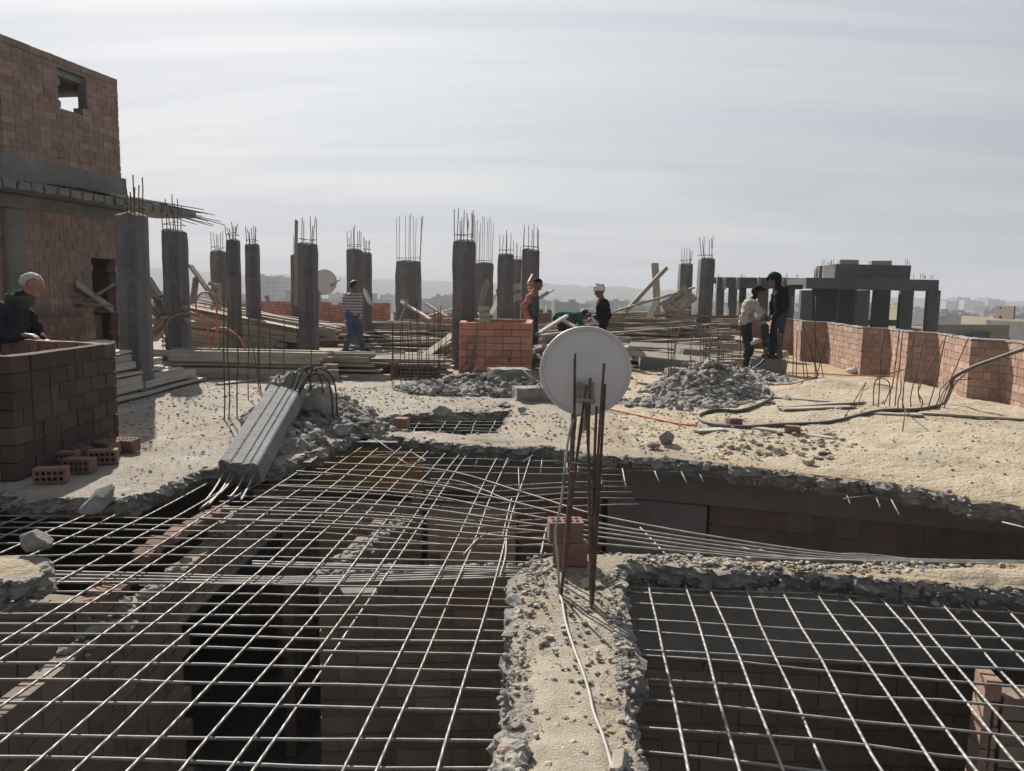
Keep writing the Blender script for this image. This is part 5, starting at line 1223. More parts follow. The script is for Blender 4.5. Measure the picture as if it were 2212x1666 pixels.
def hand(w, d, n, skin, curl=.5, s=1., thumb=None):
    """palm and five unequal fingers: w wrist, d pointing direction, n back of the hand"""
    w, d, n = Vector(w), Vector(d).normalized(), Vector(n).normalized(); n = (n-d*n.dot(d)).normalized(); lat = d.cross(n); c = []
    for k in (-1, 0, 1): c.append((w+lat*k*.018*s, w+d*.085*s+lat*k*.026*s, .017*s, .015*s, skin))
    for i, (o, L) in enumerate(((-.036, .062), (-.012, .078), (.012, .074), (.035, .058))):
        a = w+d*.088*s+lat*o*s; b = a+(d*math.cos(curl)-n*math.sin(curl))*L*.5*s; e = b+(d*math.cos(curl*2)-n*math.sin(curl*2))*L*.55*s
        c += [(a, b, .0095*s, .009*s, skin), (b, e, .009*s, .0075*s, skin)]
    a = w+d*.03*s-lat*.026*s; b = a+(d*.6-lat*.7-n*.3).normalized()*.045*s; c += [(a, b, .012*s, .011*s, skin), (b, b+(d*.8-lat*.2-n*.4).normalized()*.035*s, .011*s, .009*s, skin)]
    return c
def head(c, f, up, skin, s=1.):
    """skull, jaw, nose, lips, brow, eyes, ears"""
    c, f = Vector(c), Vector(f).normalized(); up = Vector(up); up = (up-f*up.dot(f)).normalized(); l = up.cross(f); P = lambda a, b, e: c+(f*a+up*b+l*e)*s
    q = [(P(-.03, .015, 0), P(.025, .02, 0), .088*s, .082*s, skin), (P(.03, -.03, 0), P(.055, -.085, 0), .062*s, .036*s, skin), (P(-.02, -.04, 0), P(.03, -.07, 0), .06*s, .045*s, skin),
         (P(.098, .012, 0), P(.118, -.03, 0), .009*s, .015*s, skin), (P(.085, -.062, .014), P(.085, -.062, -.014), .014*s, .014*s, skin), (P(.088, -.085, 0), P(.082, -.10, 0), .016*s, .016*s, skin),
         (P(.088, .032, .03), P(.088, .032, -.03), .016*s, .016*s, skin), (P(.094, -.045, .013), P(.094, -.045, -.013), .010*s, .010*s, skin)]
    for e in (1, -1): q += [(P(-.005, .015, e*.084), P(-.012, -.03, e*.082), .018*s, .012*s, skin), (P(.092, .012, e*.032), P(.092, .012, e*.034), .010*s, .010*s, 'eye')]
    return q
def shell(name, c, f, up, rad, test, mat, par, grow=(1, 1, 1), noise_amp=.004):
    """hair, cap or hood: the part of an ellipsoid round the skull that passes test(fwd, up, side)"""
    c, f = Vector(c), Vector(f).normalized(); up = Vector(up); up = (up-f*up.dot(f)).normalized(); l = up.cross(f)
    bm = bmesh.new(); bmesh.ops.create_icosphere(bm, subdivisions=4, radius=1.)
    bmesh.ops.delete(bm, geom=[v for v in bm.verts if not test(v.co.x, v.co.z, v.co.y)], context='VERTS')
    for v in bm.verts:
        k = 1+noise_amp/rad*fbm(v.co*6, 3); p = v.co*k; v.co = c+(f*p.x*grow[0]+up*p.z*grow[2]+l*p.y*grow[1])*rad
    g = bmesh.ops.solidify(bm, geom=bm.faces[:], thickness=-.008)
    o = link(name, finish(bm, name, True), par, M[mat]); return o
def person(label, caps, loc, voxel=.0085, rz=0.):
    o = link('person', figure_mesh(caps, voxel)); o.location = loc; o.rotation_euler = (0, 0, rz); return tag(o, label, 'person')
def limb(a, b, c, r, mat, mat2=None): return [(a, b, r[0], r[1], mat), (b, c, r[1]*.97, r[2], mat2 or mat)]
V3 = Vector
def torso(pel, chest, lat, mat, w=.105, r=(.105, .115), belly=0.):
    lat = V3(lat).normalized(); pel, chest = V3(pel), V3(chest); c = []
    for k in (-1, -.35, .35, 1): c.append((pel+lat*k*w*.75, chest+lat*k*w, r[0], r[1], mat))
    c.append((chest+lat*-w*1.15, chest+lat*w*1.15, r[1]*.95, r[1]*.95, mat))
    return c
def shoe(ank, toe, mat='shoe'): ank, toe = V3(ank), V3(toe); return [(ank+V3((0, 0, -.045)), toe, .045, .036, mat), (ank+V3((0, 0, -.055))-(toe-ank).normalized()*.05, ank, .04, .045, mat)]
X = lambda x, y, z: V3((x, y, z))
# 1 old man with white hair, hand on the kiosk wall (x to the viewer's right, y away)
op = D(52, 745, 7.85); base = X(op.x, op.y, 0)
f = X(.88, .3, -.36); hc = X(.10, .03, 1.50)
c = torso((-.14, .02, .92), (-.10, .02, 1.20), (.25, -.95, 0), 'navy', .115, (.14, .125))+[(X(-.10, .02, 1.22), X(.02, .02, 1.385), .115, .07, 'navy'), (X(-.02, .02, 1.34), X(.07, .03, 1.44), .06, .055, 'skin_pale'), (X(-.1, .0, 1.30), X(.06, .0, 1.33), .08, .075, 'olive'), (X(-.13, .05, 1.36), X(.07, .03, 1.365), .045, .04, 'olive')]
c += head(hc, f, (0, 0, 1), 'skin_pale')
c += limb(X(-.13, -.15, 1.25), X(-.08, -.22, .98), X(.12, -.26, .995), (.085, .07, .055), 'navy')+hand(X(.155, -.26, 1.0), (1, .1, -.05), (0, 0, 1), 'skin_pale', .45, 1.1)
c += limb(X(-.1, .18, 1.25), X(-.02, .28, .98), X(.1, .14, .93), (.08, .065, .05), 'navy')+hand(X(.13, .13, .92), (1, -.2, -.2), (0, 0, 1), 'skin_pale', .5)
c += limb(X(-.16, -.07, .9), X(-.14, -.08, .48), X(-.16, -.08, .09), (.11, .075, .055), 'charcoal')+limb(X(-.14, .1, .9), X(-.1, .1, .48), X(-.12, .1, .09), (.11, .075, .055), 'charcoal')+shoe((-.16, -.08, .08), (.02, -.06, .04))+shoe((-.12, .1, .08), (.06, .12, .04))
m = person('white-haired old man in a dark jacket resting his hand on the brick kiosk wall', c, base, .0075)
shell('hair', hc+X(-.005, 0, .01), f, (0, 0, 1), .1, lambda x, z, y: (z > .5 and x < .62) or (x < -.2 and z > -.5) or (x < .05 and z > .15), 'hair_white', m, (1.04, .94, 1.0), .008)
shell('collar', X(-.02, .02, 1.355), X(1, .2, -.2), (0, 0, 1), .12, lambda x, z, y: abs(z) < .3 and x < .75, 'olive', m, (1.05, .95, .8), .01)
# 2 man in a striped jumper, walking, seen from behind
base = G(764, 762); base.z = .0
f = X(.75, .6, 0); hc = X(.03, 0, 1.60)
c = torso((-.01, 0, .96), (-.02, 0, 1.32), (1, -.25, 0), 'stripes', .1, (.118, .115))+[(X(-.02, 0, 1.38), X(.0, 0, 1.5), .075, .052, 'skin'), (X(-.02, 0, 1.38), X(-.01, 0, 1.44), .1, .06, 'stripes')]+head(hc, f, (0, 0, 1), 'skin')
c += limb(X(-.17, .02, 1.37), X(-.24, .0, 1.12), X(-.2, .08, .9), (.072, .06, .05), 'stripes')+hand(X(-.2, .09, .86), (.2, .2, -1), (-1, 0, 0), 'skin', .5)
c += limb(X(.15, -.02, 1.37), X(.17, -.05, 1.1), X(.16, -.02, .84), (.072, .062, .052), 'stripes')+hand(X(.165, -.01, .80), (.1, .1, -1), (1, 0, 0), 'skin', .5)
c += [(X(-.08, 0, .93), X(.08, 0, .93), .125, .122, 'denim')]+limb(X(-.07, 0, .9), X(-.06, -.03, .5), X(-.18, -.05, .1), (.112, .085, .062), 'denim')+limb(X(.07, 0, .9), X(.1, .06, .5), X(.21, .06, .1), (.112, .085, .062), 'denim')+shoe((-.19, -.05, .085), (.0, -.06, .04))+shoe((.22, .06, .085), (.38, .02, .04))
m = person('man in a striped jumper and blue jeans walking past the timber, seen from behind', c, base)
shell('hair', hc+X(-.005, 0, .012), f, (0, 0, 1), .1, lambda x, z, y: z > .38 or (x < .15 and z > -.62 and not (abs(y) > .8 and z < -.1)), 'hair_black', m, (1.1, .98, 1.06), .008)
# 3 worker in a dark cap, one arm propped on the column, the other hand on his hip
base = D(1150, 700, 16.6); base = X(base.x, 16.6, .02)
f = X(.97, -.2, -.05); hc = X(.09, 0, 1.66)
c = torso((.02, 0, 1.0), (.0, 0, 1.36), (.25, .97, 0), 'slate', .1, (.112, .112))+[(X(-.06, -.04, 1.02), X(-.07, -.04, 1.38), .10, .10, 'rust_shirt'), (X(0, 0, 1.42), X(.05, 0, 1.56), .07, .052, 'skin'), (X(-.02, -.02, 1.42), X(-.01, -.04, 1.46), .105, .07, 'rust_shirt'), (X(.03, -.09, 1.3), X(.0, -.12, 1.42), .06, .075, 'rust_shirt')]+head(hc, f, (0, 0, 1), 'skin')
c += limb(X(-.05, -.15, 1.4), X(-.21, -.22, 1.17), X(-.10, -.2, .97), (.075, .062, .052), 'rust_shirt')+hand(X(-.07, -.19, .96), (.8, .4, -.3), (-.4, -.9, .2), 'skin', .7)
c += limb(X(.0, .17, 1.42), X(-.08, .5, 1.68), X(-.0, .85, 1.85), (.07, .055, .04), 'rust_shirt', 'skin')+hand(X(.005, 1.0, 1.9), (.05, .1, 1), (.1, -1, .1), 'skin', .15)
c[-1:] = [c[-1]]; c += [(X(-.0, .85, 1.85), X(.005, 1.0, 1.9), .038, .03, 'skin')]
c += [(X(.0, -.08, .95), X(.02, .08, .95), .115, .115, 'denim_dark')]+limb(X(.0, -.09, .93), X(.03, -.1, .5), X(.0, -.1, .09), (.105, .08, .06), 'denim_dark')+limb(X(.02, .09, .93), X(.06, .1, .5), X(.04, .1, .09), (.105, .08, .06), 'denim_dark')+shoe((0, -.1, .08), (.17, -.12, .04))+shoe((.04, .1, .08), (.2, .08, .04))
m = person('worker in dark cap and rust sleeves with one hand raised against a column', c, base)
shell('cap', hc+X(0, 0, .025), f, (0, 0, 1), .104, lambda x, z, y: z > .18, 'black_cloth', m, (1.06, .98, 1.02), .002)
def brim(bm):
    fl = V3(f).normalized(); l = X(0, 0, 1).cross(fl); pts = []
    for s_ in (0, 1):
        pts.append([bm.verts.new(hc+fl*(.085+.12*s_*math.cos(a))+l*.085*math.sin(a)+X(0, 0, .047-.03*s_*math.cos(a))) for a in [(-1+2*i/10)*1.45 for i in range(11)]])
    for i in range(10): bm.faces.new((pts[0][i], pts[0][i+1], pts[1][i+1], pts[1][i]))
    bmesh.ops.solidify(bm, geom=bm.faces[:], thickness=.014)
sub('cap_brim', brim, 'black_cloth', m)
# 4 bending worker
bp = D(1228, 690, 17.6); base = X(bp.x, 17.6, .12); s0 = base.z
f = X(.6, .1, -.8); hc = X(.37, .05, .92)
c = torso((-.2, 0, .82), (.2, 0, .86), (0, 1, 0), 'teal', .1, (.13, .12))+[(X(-.02, -.12, .8), X(.06, -.13, .66), .13, .12, 'slate'), (X(-.2, -.06, .80), X(-.22, .06, .80), .14, .14, 'charcoal'), (X(.24, 0, .88), X(.33, .04, .91), .065, .055, 'skin')]+head(hc, f, (.8, 0, .6), 'skin')
c += limb(X(.2, -.15, .85), X(.32, -.2, .62), X(.42, -.15, .45), (.072, .06, .05), 'teal')+hand(X(.44, -.14, .41), (.3, 0, -1), (1, 0, 0), 'skin', .6)+limb(X(.2, .15, .85), X(.36, .22, .64), X(.42, .2, .45), (.072, .06, .05), 'teal')+hand(X(.43, .19, .41), (.3, 0, -1), (1, 0, 0), 'skin', .6)
c += limb(X(-.2, -.09, .78), X(-.1, -.13, .42), X(-.22, -.12, .06), (.115, .085, .06), 'charcoal')+limb(X(-.2, .09, .78), X(-.06, .13, .42), X(-.18, .14, .06), (.115, .085, .06), 'charcoal')+shoe((-.22, -.12, .05), (-.06, -.13, .02))+shoe((-.18, .14, .05), (-.02, .13, .02))
m = person('worker in a teal top bent double over the timber', c, base)
shell('hair', hc, f, (.8, 0, .6), .099, lambda x, z, y: (z > .35 and x < .8) or (x < .0 and z > -.75), 'hair_black', m, (1.08, .98, 1.06), .006)
# 5 worker in a white turban
bp = D(1298, 700, 16.4); base = X(bp.x, 16.4, .02)
f = X(-.95, -.15, -.3); hc = X(-.05, 0, 1.54)
c = torso((.03, 0, .9), (.03, 0, 1.26), (.35, .94, 0), 'black_cloth', .1, (.12, .118))+[(X(.02, 0, 1.3), X(-.02, 0, 1.45), .08, .055, 'skin')]+head(hc, f, (0, 0, 1), 'skin')
c += limb(X(.06, -.14, 1.31), X(.13, -.22, 1.03), X(-.02, -.25, .86), (.078, .066, .052), 'black_cloth')+hand(X(-.05, -.25, .84), (-1, 0, -.1), (0, -1, .3), 'skin', 1.1)+limb(X(.0, .16, 1.31), X(.04, .24, 1.03), X(-.14, .1, .96), (.078, .066, .052), 'black_cloth')+hand(X(-.16, .08, .96), (-1, -.3, 0), (0, 0, 1), 'skin', 1.1)
c += [(X(.02, -.08, .9), X(.04, .08, .9), .13, .13, 'black_cloth')]+limb(X(.02, -.09, .85), X(.0, -.1, .47), X(.02, -.1, .09), (.115, .085, .062), 'black_cloth')+limb(X(.04, .09, .85), X(.0, .1, .47), X(.04, .1, .09), (.115, .085, .062), 'black_cloth')+shoe((.02, -.1, .08), (-.15, -.12, .04))+shoe((.04, .1, .08), (-.13, .1, .04))
m = person('worker in black with a white wound turban, looking down at a tube in his hands', c, base)
def turban(bm):
    up = X(-.18, 0, 1).normalized(); fl = V3(f); l = up.cross(fl).normalized(); fl = l.cross(up)
    for (h, r, t, ti) in ((.035, .088, .030, .1), (.06, .09, .032, -.12), (.085, .082, .034, .15), (.11, .066, .034, -.1), (.13, .04, .036, .1)):
        pts = [hc+up*(h+ti*.12*math.cos(a))+(fl*1.12*math.cos(a)+l*math.sin(a))*r for a in [k*2*math.pi/20 for k in range(21)]]; tube(bm, pts, [t*(.9+.2*abs(math.sin(k*2.3))) for k in range(21)], 8)
    rock_bm(bm, hc+up*.10, .085, 3, 3, (1, 1, .8), .1)
sub('turban', turban, 'white_cloth', m)
tl = empty('hand_tool', 'pale tube with a dark head held slanting by the worker in the turban', 'tool', D(1283, 690, 16.1)); to = V3(tl.location)
sub('tube', lambda bm: tube(bm, [D(1276, 684, 16.1)-to, D(1292, 702, 16.1)-to], .022, 8), 'tool', tl); sub('tool_head', lambda bm: tube(bm, [D(1268, 681, 16.1)-to, D(1277, 682, 16.1)-to], .035, 8), 'dark', tl)
# 6 worker in the cream sweater, leaning onto the jackhammer
base = G(1598, 800); base = X(base.x, 15.3, 0); jx = jo.x-base.x; jy = jo.y-base.y
f = X(.93, -.1, -.38); hc = X(.16, -.02, 1.60)
c = torso((-.06, 0, .98), (-.0, -.01, 1.33), (.2, .97, 0), 'sweater', .112, (.12, .128))+[(X(.0, 0, 1.38), X(.10, -.01, 1.5), .075, .055, 'hair_black'), (X(-.01, 0, 1.37), X(.04, 0, 1.43), .11, .075, 'sweater')]+head(hc, f, (.3, 0, 1), 'skin')
hz = D(1640, 690, 14.75).z
c += limb(X(.03, -.17, 1.37), X(.2, -.38, 1.13), X(jx-.17, jy-.03, hz+.03), (.082, .064, .05), 'sweater', 'sweater')+hand(X(jx-.15, jy-.02, hz+.03), (1, .1, -.1), (0, 0, 1), 'skin', 1.1)
c += limb(X(.03, .16, 1.37), X(.3, .05, 1.2), X(jx-.02, jy+.06, hz+.06), (.082, .062, .045), 'sweater', 'skin')+hand(X(jx+.0, jy+.05, hz+.06), (1, -.2, -.2), (0, 0, 1), 'skin', 1.1)
c += [(X(-.06, -.09, .96), X(-.04, .09, .96), .118, .118, 'charcoal')]+limb(X(-.07, -.09, .93), X(.0, -.12, .5), X(-.04, -.14, .09), (.115, .085, .065), 'charcoal')+limb(X(-.03, .09, .93), X(.1, .1, .5), X(.06, .12, .09), (.115, .085, .065), 'charcoal')+shoe((-.04, -.14, .08), (.13, -.17, .04))+shoe((.06, .12, .08), (.23, .1, .04))
m = person('worker in a cream sweater and head wrap leaning over the jackhammer', c, base)
shell('head_wrap', hc+X(-.005, 0, .01), f, (.3, 0, 1), .105, lambda x, z, y: z > .2 or (x < .1 and z > -1), 'black_cloth', m, (1.1, 1., 1.04), .012)
sub('cap_brim', lambda bm: tube(bm, [hc+X(.09, -.06, .06), hc+X(.15, 0, .04), hc+X(.09, .06, .06)], [.01, .016, .01], 8), 'black_cloth', m)
# 7 hooded worker on the block
bp = D(1680, 700, 14.75); base = X(bp.x, 14.8, .325); hh = hz-.325; jx = jo.x-base.x; jy = jo.y-base.y
f = X(-.9, -.15, -.45); hc = X(-.09, -.02, 1.50)
c = torso((.05, 0, .88), (.03, 0, 1.24), (.25, .97, 0), 'black_cloth', .1, (.115, .118))+[(X(.02, 0, 1.29), X(-.05, 0, 1.42), .085, .06, 'black_cloth'), (X(.1, 0, 1.26), X(.12, 0, 1.34), .09, .06, 'black_cloth')]+head(hc, f, (-.3, 0, 1), 'skin')
c += limb(X(.04, -.16, 1.28), X(.06, -.26, 1.0), X(jx+.15, jy-.04, hh+.07), (.078, .064, .05), 'black_cloth')+hand(X(jx+.12, jy-.03, hh+.06), (-.9, .2, -.4), (-.3, -.3, 1), 'skin', 1.1)
c += limb(X(.0, .16, 1.28), X(-.02, .25, 1.0), X(jx+.13, jy+.08, hh+.05), (.078, .064, .05), 'black_cloth')+hand(X(jx+.1, jy+.06, hh+.05), (-.9, -.2, -.4), (-.3, .3, 1), 'skin', 1.1)
c += [(X(.05, -.08, .88), X(.07, .08, .88), .112, .112, 'denim_dark')]+limb(X(.06, -.09, .85), X(.02, -.1, .47), X(.04, -.1, .09), (.105, .08, .06), 'denim_dark')+limb(X(.07, .09, .85), X(-.02, .1, .47), X(-.03, .1, .09), (.105, .08, .06), 'denim_dark')+shoe((.04, -.1, .08), (-.13, -.12, .04))+shoe((-.03, .1, .08), (-.2, .08, .04))
m = person('worker in a black hooded top standing on a concrete block and gripping the jackhammer', c, base)
shell('hood', hc+X(-.015, 0, .012), f, (-.3, 0, 1), .132, lambda x, z, y: (x < .78 if z > .1 else x < .45) and z > -1.1, 'black_cloth', m, (1.15, .92, 1.02), .004)
# ---------------------------------------------------------------- brick tower with its jutting slab
TW = [(-8.48, 12.95), (-7.95, 15.7)]
tower = empty('brick_tower', 'tall unfinished brick stair tower with a bright window hole, rising beside the roof', 'building', (0, 0, 0))
tdir = (Vector(TW[1])-Vector(TW[0])).normalized(); tl_ = (Vector(TW[1])-Vector(TW[0])).length
def talong(u, v):                        # metres along the tower face and height, for a sight line
    r = ray(u, v); a = Vector(TW[0]); b = Vector(TW[1]); d = b-a
    # solve t*r.xy = a + s*d
    det = r[0]*(-d.y)-r[1]*(-d.x); t = (a.x*(-d.y)-a.y*(-d.x))/det; s = (r[0]*a.y-r[1]*a.x)/det
    return s*tl_, EYE+r[2]*t
wa, wb = talong(114, 150), talong(179, 245); w_top = talong(150, 158)[1]; w_bot = talong(150, 250)[1]
ha, hb = talong(108, 318), talong(125, 345)
topz = talong(263, 180)[1]
bz0, bz1 = talong(150, 386)[1], talong(150, 425)[1]
bandz = (3.02, 3.62)
dra, drb = talong(190, 600)[0], talong(243, 600)[0]; drz = talong(215, 558)[1]
bm, lay = new_brick_bm()
brick_mesh(bm, lay, TW[0], TW[1], bandz[1], topz, th=.2, holes=[(wa[0], wb[0], w_bot, w_top), (ha[0], hb[0], min(ha[1], hb[1]), max(ha[1], hb[1]))], Hh=.125, L=.26, ragged=.015)
brick_mesh(bm, lay, TW[0], TW[1], 0, bandz[0], th=.2, holes=[(dra, drb, -1, drz)], Hh=.125, L=.2)
# other three walls, with a second window so that the sky shows through both
ex = Vector((-3.6, .75)); c0 = Vector(TW[0])+ex; c1 = Vector(TW[1])+ex
brick_mesh(bm, lay, TW[0], c0, 0, topz, th=.2, Hh=.125, L=.26)
def hit_far(u, v):
    r = ray(u, v); a = Vector(TW[1]); d = c1-a; det = r[0]*(-d.y)-r[1]*(-d.x); t = (a.x*(-d.y)-a.y*(-d.x))/det; s = (r[0]*a.y-r[1]*a.x)/det
    return s*d.length, EYE+r[2]*t
q0, q1 = hit_far(106, 168), hit_far(196, 262); h0, h1 = hit_far(116, 326), hit_far(124, 345)
brick_mesh(bm, lay, TW[1], c1, 0, topz, th=.2, Hh=.125, L=.26, holes=[(min(a[0], b[0]), max(a[0], b[0]), min(a[1], b[1]), max(a[1], b[1])) for a, b in ((q0, q1), (h0, h1))])
# opening in the back wall, set where daylight comes straight through
def hit_back(u, v):
    r = ray(u, v); a = c0; d = c1-c0; det = r[0]*(-d.y)-r[1]*(-d.x); t = (a.x*(-d.y)-a.y*(-d.x))/det; s = (r[0]*a.y-r[1]*a.x)/det
    return s*d.length, EYE+r[2]*t
brick_mesh(bm, lay, (c0.x, c0.y), (c1.x, c1.y), 0, topz-.1, th=.2, Hh=.125, L=.26)
link('wall', finish(bm, 'wall'), tower, M['brick_tower'])
bm = bmesh.new(); q_ = [Vector(TW[0]), Vector(TW[1]), c1, c0]; lo = [bm.verts.new((p.x, p.y, topz-.3)) for p in q_]; hi = [bm.verts.new((p.x, p.y, topz-.2)) for p in q_]; bm.faces.new(lo[::-1]); bm.faces.new(hi)
for k in range(4): bm.faces.new((lo[k], lo[(k+1) % 4], hi[(k+1) % 4], hi[k]))
link('top_slab', finish(bm, 'top_slab'), tower, M['beam'])
def tbox(name, s0, s1, z0, z1, out0, out1, mat, jit=0.):
    bm = bmesh.new(); n = Vector((tdir.y, -tdir.x)); rot = Matrix(((tdir.x, -tdir.y, 0), (tdir.y, tdir.x, 0), (0, 0, 1)))
    c = Vector(TW[0])+tdir*((s0+s1)/2)+n*((out0+out1)/2); box(bm, (c.x, c.y, (z0+z1)/2), (s1-s0, abs(out1-out0), z1-z0), rot, jit)
    bmesh.ops.bevel(bm, geom=bm.edges[:], offset=.015, segments=1, affect='EDGES'); return link(name, finish(bm, name), tower, M[mat])
tbox('ring_beam', -.1, tl_+.1, bandz[0]+.13, bandz[1]+.01, -.14, .14, 'band')
tbox('roof_slab', -1.0, tl_+1.7, bandz[0]-.02, bandz[0]+.12, -.4, .62, 'band')
tbox('soffit_beam', -1.0, tl_+.12, bandz[0]-.26, bandz[0]-.03, -.12, .13, 'band')
s = talong(28, 560)[0]; tbox('corner_post', s-.18, s+.18, 0, bandz[0]-.27, -.12, .125, 'band')
bm = bmesh.new()
n = Vector((tdir.y, -tdir.x))
for k in range(18):                      # ragged blocks of the slab edge
    q = Vector(TW[0])+tdir*(-.8+k*(tl_+2.2)/18)+n*.64; box(bm, (q.x, q.y, bandz[0]+.05), (.22, .08, .13), Matrix(((tdir.x, -tdir.y, 0), (tdir.y, tdir.x, 0), (0, 0, 1))), .02)
link('slab_edge', finish(bm, 'slab_edge'), tower, M['band'])
for k in range(22):
    o_ = .1+.5*R.random(); s0 = -.6+R.random()*4.2; L = R.uniform(1.2, 3.0); z = bandz[0]+.15+R.uniform(0, .06); a = Vector(TW[0])+tdir*s0+n*o_; b = a+tdir*min(L, tl_+2.35-s0)+n*R.uniform(-.05, .12)
    bar('rebar', [(a.x, a.y, z), (b.x, b.y, z+R.uniform(-.05, .05))], .009, 'darkbar', tower, 5)
for k in range(9):
    o_ = .05+.06*k; a = Vector(TW[0])+tdir*(tl_+.8)+n*o_; b = a+tdir*R.uniform(1.3, 2.4)+n*R.uniform(.05, .35); bar('rebar', [(a.x, a.y, bandz[0]+.05+.02*(k % 3)), (b.x, b.y, bandz[0]-.02+R.uniform(-.1, .1))], .009, 'darkbar', tower, 5)
# ---------------------------------------------------------------- far concrete frame beyond the parapet
FD = 36.
frame = empty('concrete_frame_building', 'dark unfinished concrete frame building beyond the parapet', 'building', (0, 0, 0))
def fb(name, u0, v0, u1, v1, d, dep, mat='shell', z0=None, par=frame):
    a, b = D(u0, v0, d+dep), D(u1, v1, d); zt, zb = D((u0+u1)/2, v0, d).z, b.z if z0 is None else z0; w_ = max(.15, b.x-a.x); bm = bmesh.new(); box(bm, (b.x-w_/2, d+dep/2, (zt+zb)/2), (w_, dep, zt-zb), None, .015)
    bmesh.ops.bevel(bm, geom=bm.edges[:], offset=.02, segments=1, affect='EDGES'); return link(name, finish(bm, name), par, M[mat])
FZ = -.05; FLR = -20
fb('roof_beam', 1735, 602, 2028, 629, FD, .4)
zr = D(1880, 602, FD).z; zl = D(1640, 599, FD+3).z
for (a, b) in ((1727, 1749), (1848, 1874), (2000, 2026)): fb('column', a, 627, b, 715, FD+.05, .3, 'shell', FZ)
for (a, b, d) in ((1942, 1969, FD+4), (1885, 1919, FD+5), (1811, 1846, FD+5), (1754, 1784, FD+5), (1784, 1805, FD+6.5)): fb('column', a, 612, b, 712, d, .3, 'shell', FZ)
def plate(name, xs, y0, y1, z0, z1, mat='shell'):
    bm = bmesh.new(); box(bm, ((xs[0]+xs[1])/2, (y0+y1)/2, (z0+z1)/2), (xs[1]-xs[0], y1-y0, z1-z0), None, .01); link(name, finish(bm, name), frame, M[mat])
xl, xr = D(1735, 600, FD+.4).x, D(2026, 600, FD).x
plate('roof_slab', (xl, xr-.03), FD+.41, FD+8, zr-.32, zr-.03); plate('floor_slab', (xl-.5, xr), FD-.1, FD+9.5, -.35, -.03)
fb('low_wall', 1752, 690, 1940, 715, FD+8.6, .2, 'shell', -.04)
fb('roof_beam', 1546, 600, 1734, 625, FD+3, .4); plate('roof_slab', (D(1546, 600, FD+3).x, xl-.02), FD+3.41, FD+7, zl-.3, zl-.03); plate('floor_slab', (D(1540, 600, FD+3).x, xl-.52), FD+2.8, FD+8, -.35, -.04)
for (a, b, d) in ((1546, 1561, 3.05), (1574, 1589, 3.05), (1597, 1608, 5.5), (1637, 1656, 3.05), (1695, 1713, 3.05)): fb('column', a, 616, b, 712, FD+d, .3, 'shell', FZ)
for (u, w) in ((1566, 3), (1594, 3), (1640, 3), (1692, 4)): fb('lit_beam_end', u, 599, u+w, 626, FD+2.78, .2, 'shell_pale')  # beam ends paler than the frame, their sunlit look painted in
fb('upper_wall', 1778, 572, 1966, 606, FD+1.2, 1.5); fb('upper_wall', 1764, 574, 1776, 606, FD+1.4, .5)
fb('parapet_block', 1808, 561, 1855, 573.5, FD+1.3, .4, 'shell_pale'); fb('parapet_block', 1876, 563, 1927, 576, FD+1.3, .4, 'shell_pale')
for k in range(34):
    u = R.choice((R.uniform(1755, 1765), R.uniform(1770, 1808), R.uniform(1945, 1966), R.uniform(1550, 1735), R.uniform(1968, 2024))); v = 572 if 1768 < u < 1967 else (602 if u > 1735 else 600); d = FD+1.6 if 1768 < u < 1967 else (FD+.2 if u > 1735 else FD+3.2)
    p = D(u, v+1, d); bar('rebar', [p, p+Vector((R.uniform(-.03, .03), 0, R.uniform(.15, .3)*(2.2 if 1754 < u < 1768 else 1)))], .012, 'darkbar', frame, 4)
plate('lower_storeys', (D(1560, 715, FD+4).x, xr-.3), FD+.6, FD+9, FLR, -.36)
# beige neighbours
nb = empty('flat_roofed_building', 'low beige flat roofed building with a long parapet just past the concrete frame', 'building', (0, 0, 0))
fb('parapet_wall', 1992, 701, 2178, 745, 52, .3, 'beige', -5.5, nb); fb('wall', 1996, 728, 2176, 800, 52.4, 9, 'beige', FLR, nb); fb('lean_to', 2000, 727, 2060, 760, 50, 1.8, 'shell_pale', -6, nb); fb('dark_opening', 2062, 723, 2120, 760, 51.7, .25, 'shell', -5, nb); fb('wall_patch', 2098, 716, 2135, 757, 51.5, .2, 'shell', -5, nb)
nb2 = empty('roof_hut', 'beige roof hut seen through the openings of the concrete frame', 'building', (0, 0, 0)); fb('wall', 1918, 660, 1962, 712, 58, 4, 'beige', -8, nb2); fb('wall', 1880, 706, 2000, 760, 57.5, 10, 'beige', FLR, nb2)
nb3 = empty('roof_hut', 'small brown brick stair hut on a far roof at the edge of the beige building', 'building', (0, 0, 0)); fb('wall', 2154, 661, 2192, 690, 75, 3, 'brick_brown', None, nb3); fb('opening', 2158, 663, 2163, 668, 74.9, .15, 'shell', None, nb3); fb('opening', 2157, 682, 2164, 688, 74.9, .15, 'shell', None, nb3); fb('storeys', 2130, 690, 2230, 760, 74, 12, 'beige', FLR, nb3)
fb('terrace', 2176, 696, 2230, 760, 60, 6, 'shell', FLR, nb3)
